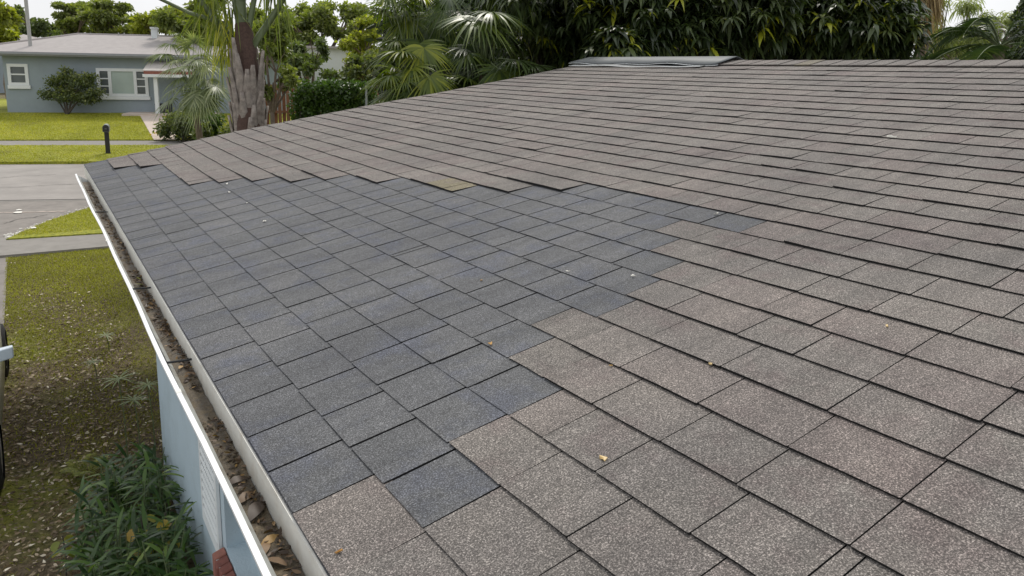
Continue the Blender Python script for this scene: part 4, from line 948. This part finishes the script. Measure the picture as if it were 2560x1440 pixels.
tree('broadleaf_tree', 'dark distant tree to the side of the open crowned tree, behind the mast', [(60, 55, 24, 22), (85, 70, 26, 16), (110, 78, 30, 14), (135, 85, 30, 10), (45, 35, 14, 14)], 68, 13000, .26, 'darktree', r0=.2, grp=FG)
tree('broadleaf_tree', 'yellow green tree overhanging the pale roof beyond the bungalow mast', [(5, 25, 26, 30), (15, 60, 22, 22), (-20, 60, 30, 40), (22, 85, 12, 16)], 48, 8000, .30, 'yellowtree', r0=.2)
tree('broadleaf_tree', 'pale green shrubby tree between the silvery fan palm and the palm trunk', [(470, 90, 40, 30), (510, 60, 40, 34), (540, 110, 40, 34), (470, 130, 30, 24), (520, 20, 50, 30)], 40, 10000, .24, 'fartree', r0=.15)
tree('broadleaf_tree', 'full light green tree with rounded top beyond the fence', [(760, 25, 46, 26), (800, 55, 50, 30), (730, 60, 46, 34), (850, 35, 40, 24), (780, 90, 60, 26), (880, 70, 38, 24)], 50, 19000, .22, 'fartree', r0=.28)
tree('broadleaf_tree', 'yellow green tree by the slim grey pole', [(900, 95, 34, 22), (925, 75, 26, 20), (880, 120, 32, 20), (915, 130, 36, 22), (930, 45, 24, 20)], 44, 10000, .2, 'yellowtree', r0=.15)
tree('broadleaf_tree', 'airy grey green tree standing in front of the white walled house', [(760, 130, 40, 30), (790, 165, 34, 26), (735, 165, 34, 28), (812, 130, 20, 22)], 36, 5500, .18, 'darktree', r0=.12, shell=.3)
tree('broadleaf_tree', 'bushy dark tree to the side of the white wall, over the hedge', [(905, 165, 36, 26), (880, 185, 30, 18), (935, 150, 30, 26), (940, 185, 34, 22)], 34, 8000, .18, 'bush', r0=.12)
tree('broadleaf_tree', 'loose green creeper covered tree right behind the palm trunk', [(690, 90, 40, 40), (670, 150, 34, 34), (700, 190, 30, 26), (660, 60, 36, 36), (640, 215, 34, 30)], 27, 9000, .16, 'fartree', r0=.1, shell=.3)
# round bush before the bungalow
P = on_t(168, 291); P[2] = float(zt(P[0], P[1]))+.1
t = empty('bush', tuple(P), 'rounded multi stemmed bush in front of the bungalow window', 'bush')
lum = [(170, 195, 36, 22), (140, 205, 30, 20), (210, 205, 38, 22), (240, 232, 26, 16), (120, 235, 24, 18), (170, 235, 46, 26), (215, 245, 38, 18), (165, 175, 18, 10), (225, 190, 20, 12)]
dpt = (P-CAM)@F_; C = np.array([at(a, b_, dpt) for a, b_, _, _ in lum])-P; Rr = np.array([(c*dpt/FPX, c*dpt/FPX*.8, d_*dpt/FPX) for _, _, c, d_ in lum])
leafcloud('crown', C, Rr, 5200, .12, .45, MT['bush'], t, shell=.35, ratio=L4)
b = MB()
for c in C: m_ = c*.5+np.array([0, 0, .05]); m_[:2] *= .7; b.tube([(0, 0, -.05), m_, c], [.05, .03, .012], 6)
o = b.build('trunk', MT['darkbark']); o.parent = t
# low shrubs at the foot of the fan palm
for px, py, rp_, dep, lab, m in ((455, 292, 40, 31, 'dark green low shrub beside the front path', 'bush'), (520, 300, 48, 29, 'leafy green shrub under the silvery fan palm', 'hedge'), (565, 320, 44, 28, 'dark low shrub at the foot of the palm trunk', 'bush'), (500, 270, 40, 32, 'loose shrub behind the shrubs by the front path', 'bush')):
    P = at(px, py, dep); g = float(zt(P[0], P[1]))+.1; b0 = np.array([P[0], P[1], g]); t = empty('shrub', tuple(b0), lab, 'shrub')
    r = rp_*dep/FPX; hgt = max(P[2]-g+r*.4, .5)
    C = np.array([(rng.normal()*r*.5, rng.normal()*r*.5, hgt*(.25+.5*rng.random())) for _ in range(7)]); leafcloud('foliage', C, np.repeat([[r*.6, r*.6, hgt*.38]], 7, 0), 4200, .13, .45, MT[m], t, shell=.4, ratio=L4)
    b = MB(); [b.tube([(0, 0, -.05), c*.5, c], [.03, .02, .01], 5) for c in C]; o = b.build('stems', MT['darkbark']); o.parent = t
P = at(407, 293, 32); P[2] = float(zt(P[0], P[1]))+.1; t = empty('flower', tuple(P), 'small yellow flowering plant at the edge of the front path', 'flower'); b = MB()
for i in range(14): c = np.array([.25*rng.normal(), .2*rng.normal(), .12+.1*rng.random()]); b.box(c-.03, c+.03)
o = b.build('blossom', MT['flower']); o.parent = t; b = MB(); [b.tube([(0, 0, -.05), (x, y, .2)], .008, 4) for x, y in ((0, 0), (.2, .1), (-.2, .05))]; o = b.build('stem', MT['petiole']); o.parent = t

def fan(B, D, Lr, n, m, name, parent, tint=.5, arc=4.4, droop=.5, wd=.034):
    """one fan leaf: B base of blade, D axis direction"""
    D = unit(D); s0 = unit(np.cross(D, [0, 0, 1.])+1e-6); nrm = np.cross(s0, D)
    a = np.linspace(-arc/2, arc/2, n); DD = np.cos(a)[:, None]*D+np.sin(a)[:, None]*s0+.12*nrm
    DD = unit(DD); SD = unit(np.cross(DD, nrm+rng.normal(0, .15, (n, 3))))
    return blades(name, np.repeat(B[None], n, 0), DD, SD, Lr*(.82+.18*np.cos(a*.6))*(.92+.16*rng.random(n)), Lr*wd*2.0*arc/4.4, droop*(.6+.8*rng.random(n)), [.15, .8, 1, .7, .35, .04], m, parent, tint=np.clip(tint+.22*rng.normal(size=n), 0, 1))
def fan_palm(name, lab, base, heads, m, Lr, n=26, grp=None, trunk_h=None, cat='palm', tb=.4):
    base = np.asarray(base, float); t = empty(name, tuple(base), lab, cat, grp); C = np.array([h[0] for h in heads]).mean(0)
    b = MB(); crown = np.array([C[0], C[1], min(C[2], base[2]+trunk_h) if trunk_h else C[2]-.6])-base
    b.tube([(0, 0, -.1), crown*.5, crown], [.13, .11, .09], 8); o = b.build('trunk', MT['bark']); o.parent = t
    bp_ = MB()
    for P, D in heads:
        q = np.asarray(P)-base; mid = .5*(q+crown)+np.array([0, 0, .18]); bp_.tube([crown, mid, q], [.018, .014, .010], 5)
        fan(q, np.asarray(D, float), Lr*(.8+.35*rng.random()), n, MT[m], 'fan_leaf', t, tint=tb+.25*rng.normal())
    o = bp_.build('petioles', MT['petiole']); o.parent = t; return t
def heads_at(lst, spread):
    out = []
    for px, py, dep, dx, dz in lst:
        P = at(px, py, dep); toC = -F_*np.array([1, 1, 0]); out.append((P, R_*dx+np.array([0, 0, dz])+toC*spread*(.5+rng.random())))
    return out
# silvery fan palm in front of the bungalow porch
hl = [(430, 110, 27, -1, .1), (440, 150, 26.5, -1, -.3), (470, 120, 27, -.3, .5), (505, 140, 26, .5, .2), (450, 195, 26, -1, -.5), (490, 190, 25.5, -.3, -.6), (520, 200, 26, .6, -.5), (430, 225, 26.5, -1, -.7), (480, 240, 25.5, -.2, -1), (525, 245, 26, .4, -.9), (415, 135, 26.8, -1, .0), (455, 95, 27, -.5, .6), (485, 105, 26.6, .1, .5), (460, 215, 25.6, -.8, -.8), (505, 225, 25.6, .2, -1), (440, 170, 26, -1, -.2), (425, 250, 26, -1, -.9), (455, 260, 25.6, -.5, -1), (500, 262, 25.8, .1, -1), (540, 215, 25.8, .8, -.6), (490, 150, 25.4, .0, -.2), (545, 170, 26.5, .8, 0), (470, 165, 25.5, -.6, -.1), (510, 165, 25.5, .2, -.3)]
B0 = at(500, 250, 26.5); fan_palm('fan_palm', 'silvery green fan palm in front of the bungalow porch', (B0[0], B0[1], float(zt(B0[0], B0[1]))+.1), heads_at(hl, .5), 'silverfan', .80, 30, trunk_h=2.4, tb=.45)
# dark clumping fan palms behind the gable end
hl = []
for i in range(52):
    px = 960+360*rng.random(); py = -40+300*rng.random(); lim = 262-(px-940)*.20
    if py > lim+8: py = lim*rng.random()
    hl.append((px, py, 14.6+1.6*rng.random(), rng.normal()*.8, -.15+.5*rng.normal()))
hl1 = [h for h in hl if h[0] < 1110]; hl2 = [h for h in hl if h[0] >= 1110]
hl1 += [(985, 232, 14, -.6, -.4), (1010, 205, 13.8, -1, -.5), (1050, 225, 13.8, .2, -.9), (975, 190, 14, -1, -.2), (1030, 170, 14, -.8, -.6), (1075, 190, 13.8, .1, -.9), (1010, 130, 14.2, -1, .1), (1060, 120, 14.2, .2, -.8)]
hl2 += [(1195, 45, 13.4, .3, -.2), (1230, 30, 13.4, .8, -.2), (1290, 150, 14, .9, -.1), (1330, 165, 14, 1, .05), (1250, 175, 14, .2, -.6)]
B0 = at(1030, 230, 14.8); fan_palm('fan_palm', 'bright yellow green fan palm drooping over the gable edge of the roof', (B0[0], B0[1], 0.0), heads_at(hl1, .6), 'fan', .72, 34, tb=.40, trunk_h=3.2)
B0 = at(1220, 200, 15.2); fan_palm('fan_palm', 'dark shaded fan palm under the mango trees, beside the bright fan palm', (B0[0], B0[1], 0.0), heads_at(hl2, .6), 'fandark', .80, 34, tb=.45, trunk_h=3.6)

def frond(parent, P0, D0, length, bend, nl, leafL, m, hang=.7, name='frond', tint=.5, wd=.035, side_bend=None, prof=None):
    """feather frond: rachis tube + leaflets in one part, rachis as sub-part"""
    n = 14; tt = np.linspace(0, 1, n); D0 = unit(np.asarray(D0, float)); R = P0+D0*(length*tt)[:, None]; R[:, 2] -= bend*length*tt**2
    if side_bend is not None: R += np.asarray(side_bend)*(length*tt**2)[:, None]
    f = np.linspace(.16, .99, nl); C = np.stack([np.interp(f, tt, R[:, i]) for i in range(3)], 1)
    T = np.gradient(R, axis=0); T = unit(np.stack([np.interp(f, tt, T[:, i]) for i in range(3)], 1)); s0 = unit(np.cross(T, [0, 0, 1.])+1e-6)
    B = np.r_[C, C]; D = np.r_[s0+.55*T, -s0+.55*T]+np.array([0, 0, .1]); D += rng.normal(0, .12, D.shape); D = unit(D)
    LL = leafL*np.r_[np.sin(f*2.6+.35), np.sin(f*2.6+.35)].clip(.25)*(.85+.3*rng.random(2*nl))
    o = blades(name, B, D, unit(np.cross(D, np.r_[T, T])), LL, wd, hang*(.7+.6*rng.random(2*nl)), [.5, 1, .8, .45, .04], m, parent, tint=np.clip(tint+.22*rng.normal(size=2*nl), 0, 1))
    b = MB(); b.tube(R, np.linspace(.028, .006, n), 6); r = b.build('rachis', MT['petiole'], smooth=True); r.parent = o
    return o
# the big palm with leaf bases
PD = 14.0
Pb = at(624, 325, PD); base = np.array([Pb[0], Pb[1], 0.0]); t = empty('palm_tree', tuple(base), 'palm tree with grey old leaf bases clasping its trunk beyond the gable', 'palm')
def tp(px, py): return at(px, py, PD)-base
b = MB(); b.tube([(0, 0, -.1), tp(624, 400)*[1, 1, 1], tp(622, 320), tp(618, 200), tp(614, 120), tp(608, 60)], [.30, .26, .235, .235, .20, .15], 14); o = b.build('trunk', MT['fibre']); o.parent = t
def boot(pa_, pb_, w0, w1, out, a):
    """leaf base shell hugging the trunk, a = angle round the trunk"""
    n = 7; tt = np.linspace(0, 1, n); A_ = np.asarray(pa_); B_ = np.asarray(pb_); ax = unit(np.array([math.cos(a), math.sin(a), 0])); sdv = np.array([-math.sin(a), math.cos(a), 0]); b = MB(); V = []
    for i, q in enumerate(tt):
        c = A_+(B_-A_)*q; rad = .245+out*q**1.5; w = w0+(w1-w0)*q**.8; w *= (1 if q < .9 else .85)
        for s_ in (-1, -.4, .4, 1): V.append(c+ax*(rad+(-.06*s_*s_+.035)*(1-.4*q))+sdv*w*s_*.5)
    b.add(V, [(i*4+j, i*4+j+1, (i+1)*4+j+1, (i+1)*4+j) for i in range(n-1) for j in range(3)], rng.random())
    o = b.build('leaf_base', MT['boot'], smooth=True); o.parent = t; so_ = o.modifiers.new('thick', 'SOLIDIFY'); so_.thickness = .025
    return o
view_a = math.atan2(-F_[1], -F_[0])
for lev in range(11):
    z0 = tp(622, 350)[2]-1.2+lev*.21
    for j in range(4):
        a = view_a+(j-1.5)*1.57+(lev % 2)*.78+(lev//2 % 2)*.4+rng.normal(0, .1); Lb = .85+.25*rng.random()
        if z0+Lb > tp(610, 95)[2]: continue
        ctr = np.array([np.interp(z0, [0, tp(618, 200)[2]], [0, tp(618, 200)[0]]), np.interp(z0, [0, tp(618, 200)[2]], [0, tp(618, 200)[1]]), z0])
        boot(ctr, ctr+[0, 0, Lb], .36, .085, .05+.10*rng.random(), a)
top = tp(607, 60)
# stout petioles and fronds seen at the top edge
for (px, py), r0, r1, s0 in (((598, -120), .12, .085, (604, 110)), ((470, -45), .085, .05, (596, 120)), ((745, -70), .075, .045, (632, 115)), ((380, -12), .045, .03, (565, 60)), ((660, -150), .06, .04, (618, 90)), ((560, -150), .07, .05, (606, 100))):
    A_, B_ = tp(*s0), tp(px, py); mid = .5*(A_+B_)+np.array([0, 0, -.06]); b = MB(); b.tube([A_-np.array([0, 0, .25]), A_, mid, B_], [r0*1.3, r0, .5*(r0+r1), r1], 8); o = b.build('petiole', MT['petiole'], smooth=True); o.parent = t
for dx, dy, up, L_, bd, tn in ((-1, .1, 2.4, 2.6, .55, .75), (-1, -.5, 2.6, 2.4, .6, .6), (-.6, -1, 2.4, 2.6, .6, .5), (.9, -.4, 2.2, 2.8, .6, .45), (1, .3, 2.4, 2.8, .6, .45), (.2, 1, 2.3, 2.8, .6, .4), (.5, -1, 2.6, 2.6, .6, .5), (-1, .8, 2.2, 2.8, .6, .4)):
    frond(t, top+np.array([0, 0, .45]), R_*dx*np.array([1, 1, 0])+F_*np.array([1, 1, 0])*dy+np.array([0, 0, up]), L_, bd, 30, .55, MT['frond'], hang=.9, tint=tn)
for (px, py), tn, L_ in (((565, 60), .95, .9), ((550, 45), .8, 1.0), ((575, 85), 1.0, .8), ((522, 10), .5, .9), ((535, -10), .45, 1.2), ((555, 0), .55, 1.2), ((580, 10), .5, 1.0), ((500, -15), .4, .8), ((565, 100), .9, .9), ((665, -40), .4, 1.2), ((690, -40), .4, 1.2)):   # hanging leaflets on the old frond
    n = 18; B = np.repeat(tp(px, py)[None], n, 0)+rng.normal(0, .09, (n, 3)); D = rdir(n, -2.2); o = blades('hanging_leaflets', B, D, hside(D), L_*(.6+.6*rng.random(n)), .03, .35, [.5, 1, .8, .5, .05], MT['frond'], t, tint=np.clip(tn+.15*rng.normal(size=n), 0, 1))

# mango trees over the ridge
def mango(lab, lumps, dep, ncl, base_px, basedep, m='mango', L=.29, grp='mango trees behind the ridge', thick=1.0):
    C = []; Rr = []
    for px, py, rx_, ry_, dd in lumps: C.append(at(px, py, dep+dd)); s_ = (dep+dd)/FPX; Rr.append((rx_*s_, rx_*s_*thick, ry_*s_))
    C, Rr = np.array(C), np.array(Rr); g = at(base_px, 150, basedep); base = np.array([g[0], g[1], 0.0]); t = empty('mango_tree', tuple(base), lab, 'tree', grp)
    b = MB(); limb_set(b, np.zeros(3), C-base, .24, 8); o = b.build('trunk', MT['darkbark']); o.parent = t
    vol = Rr.prod(1)**.7; idx = rng.choice(len(C), ncl, p=vol/vol.sum()); nb = ncl//7; bd_ = rdir(nb)*(.3+.75*rng.random((nb, 1))); bi = rng.integers(0, nb, ncl); d = unit(bd_[bi]+.25*rdir(ncl)); cp = C[bi % len(C)]-base+(bd_[bi]+.16*rng.normal(size=(ncl, 3)))*Rr[bi % len(C)]
    nl = 9; B = np.repeat(cp, nl, 0)+rng.normal(0, .02, (ncl*nl, 3)); ax = unit(d+np.array([0, 0, .2])); a = np.tile(np.arange(nl)*2.4, ncl)+np.repeat(rng.random(ncl)*6.28, nl)
    D = np.stack([np.cos(a), np.sin(a), .15+.5*rng.normal(size=ncl*nl)], 1)+.5*np.repeat(ax, nl, 0); D = unit(D)
    LL = L*(.7+.6*rng.random(ncl*nl)); tn = np.repeat(np.clip(.38+.32*rng.normal(size=ncl), 0, .92), nl)+.1*rng.normal(size=ncl*nl)
    tn = np.where(np.repeat(rng.random(ncl) < .025, nl), 1.0, tn)
    blades('crown', B, D, hside(D)+.25*rdir(ncl*nl), LL, LL*.27, .45+.5*rng.random(ncl*nl), [.12, .8, 1, .8, .4, .03], MT[m], t, tint=np.clip(tn, 0, 1))
    return t
mango('dark mango tree behind the loose ridge sheet, next to the fan palms', [(1400, -60, 230, 130, 1), (1480, 60, 150, 110, 1.5), (1340, 60, 120, 110, 2), (1560, 20, 130, 120, .5), (1545, 120, 60, 45, -.6), (1430, 110, 110, 80, 3)], 14.5, 1700, 1440, 17)
mango('dark mango tree in the middle behind the ridge, hanging leaf whorls', [(1750, -40, 200, 130, 1), (1680, 60, 130, 90, .5), (1820, 70, 150, 90, 1), (1760, 110, 150, 60, 2.5), (1650, 110, 60, 40, 0), (1880, 20, 120, 110, .5)], 14.8, 1700, 1780, 18)
mango('mango tree with lighter leaves behind the ridge beside the feather palm', [(2050, -30, 190, 130, 1), (1990, 70, 130, 90, 1), (2120, 60, 140, 100, .5), (2200, 90, 80, 70, .5), (2080, 115, 140, 50, 2.5), (2215, 10, 80, 80, 1.5)], 15.2, 1700, 2080, 19)
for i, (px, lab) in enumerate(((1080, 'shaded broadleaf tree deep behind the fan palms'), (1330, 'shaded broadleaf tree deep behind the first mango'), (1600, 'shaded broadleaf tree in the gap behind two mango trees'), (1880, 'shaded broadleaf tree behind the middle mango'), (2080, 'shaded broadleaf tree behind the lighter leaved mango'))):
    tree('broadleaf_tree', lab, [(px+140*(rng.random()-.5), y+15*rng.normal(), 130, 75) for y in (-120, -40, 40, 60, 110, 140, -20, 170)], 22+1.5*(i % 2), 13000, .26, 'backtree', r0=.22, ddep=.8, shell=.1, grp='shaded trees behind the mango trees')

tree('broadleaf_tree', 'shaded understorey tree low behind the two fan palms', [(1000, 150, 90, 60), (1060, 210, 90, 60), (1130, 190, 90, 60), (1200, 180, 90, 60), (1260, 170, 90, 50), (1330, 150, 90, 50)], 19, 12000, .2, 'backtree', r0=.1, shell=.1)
# palms at the right
B0 = at(2470, 150, 16.5); base = np.array([B0[0], B0[1], 0.0]); t = empty('feather_palm', tuple(base), 'dark feather palm arching over the ridge beside the mango', 'palm')
b = MB(); cr = at(2500, 120, 16.5)-base; b.tube([(0, 0, -.1), cr*.5, cr], [.16, .13, .12], 10); o = b.build('trunk', MT['bark']); o.parent = t
for p0, dr, L_, bd, sb in ((cr, (-1, -.1, .95), 2.5, .72, None), (cr, (-.7, -.2, 1.5), 2.3, .8, None), (cr, (.3, -.3, 1.6), 2.0, .7, None), (cr, (-1, 0, .75), 2.3, .62, None), (cr, (-1, -.3, .25), 2.0, .45, None), (cr, (1, -.2, .9), 2.0, .7, None), (cr, (.6, -.6, 1.3), 1.8, .6, None), (cr, (-.5, -.5, .1), 1.7, .3, None), (cr, (-.3, .6, 1.2), 2.2, .8, None), (cr, (.9, .3, .4), 1.8, .6, None), (cr, (-.9, .4, 1.1), 2.2, .9, None), (cr, (.2, -.8, .6), 1.6, .6, None)):
    dd = R_*dr[0]*np.array([1, 1, 0])+F_*np.array([1, 1, 0])*dr[1]+np.array([0, 0, dr[2]]); frond(t, p0, dd, L_*1.1, bd, 34, .62, MT['darkfrond'], hang=.5, tint=.5, wd=.034)
B0 = at(2305, 60, 24); base = np.array([B0[0], B0[1], 0.0]); t = empty('skirted_palm', tuple(base), 'tall palm with a skirt of dry tan fronds behind the feather palm', 'palm')
ctp = at(2330, -40, 24)-base; b = MB(); b.tube([(0, 0, -.1), ctp*.5, ctp], [.2, .17, .17], 10); o = b.build('trunk', MT['bark']); o.parent = t
n = 340; aa = rng.random(n)*6.28; Bs = ctp+np.stack([np.cos(aa)*.3, np.sin(aa)*.3, .5*rng.normal(size=n)], 1)+R_*(-.2); D = np.stack([np.cos(aa)*.35, np.sin(aa)*.35, -np.ones(n)], 1); D = unit(D)
o = blades('dry_skirt', Bs, D, hside(D), .7+.8*rng.random(n), .06, .1, [.5, 1, .8, .4, .05], MT['skirt'], t)
for i in range(14): a = rng.random()*6.28; fan(ctp+np.array([math.cos(a)*.9, math.sin(a)*.9, .5+.5*rng.random()]), np.array([math.cos(a), math.sin(a), .1]), .8, 22, MT['fan'], 'fan_leaf', t, tint=.3)
t_ = tree('weeping_tree', 'pale weeping tree with hanging sprays seen through the feather palm', [(2330, 60, 50, 50), (2380, 80, 50, 45), (2430, 70, 50, 40), (2350, 115, 50, 34), (2460, 100, 50, 45), (2500, 70, 40, 40)], 27, 9000, .22, 'willow', Wf=.16, r0=.12, droop=.9, shell=.3)
tree('broadleaf_tree', 'dark leafy tree at the base of the feather palm', [(2530, 130, 50, 30), (2450, 145, 40, 14), (2575, 90, 40, 40), (2580, 30, 36, 50), (2330, 155, 50, 8), (2560, 60, 30, 40)], 20, 9000, .15, 'mango', r0=.15, shell=.3)
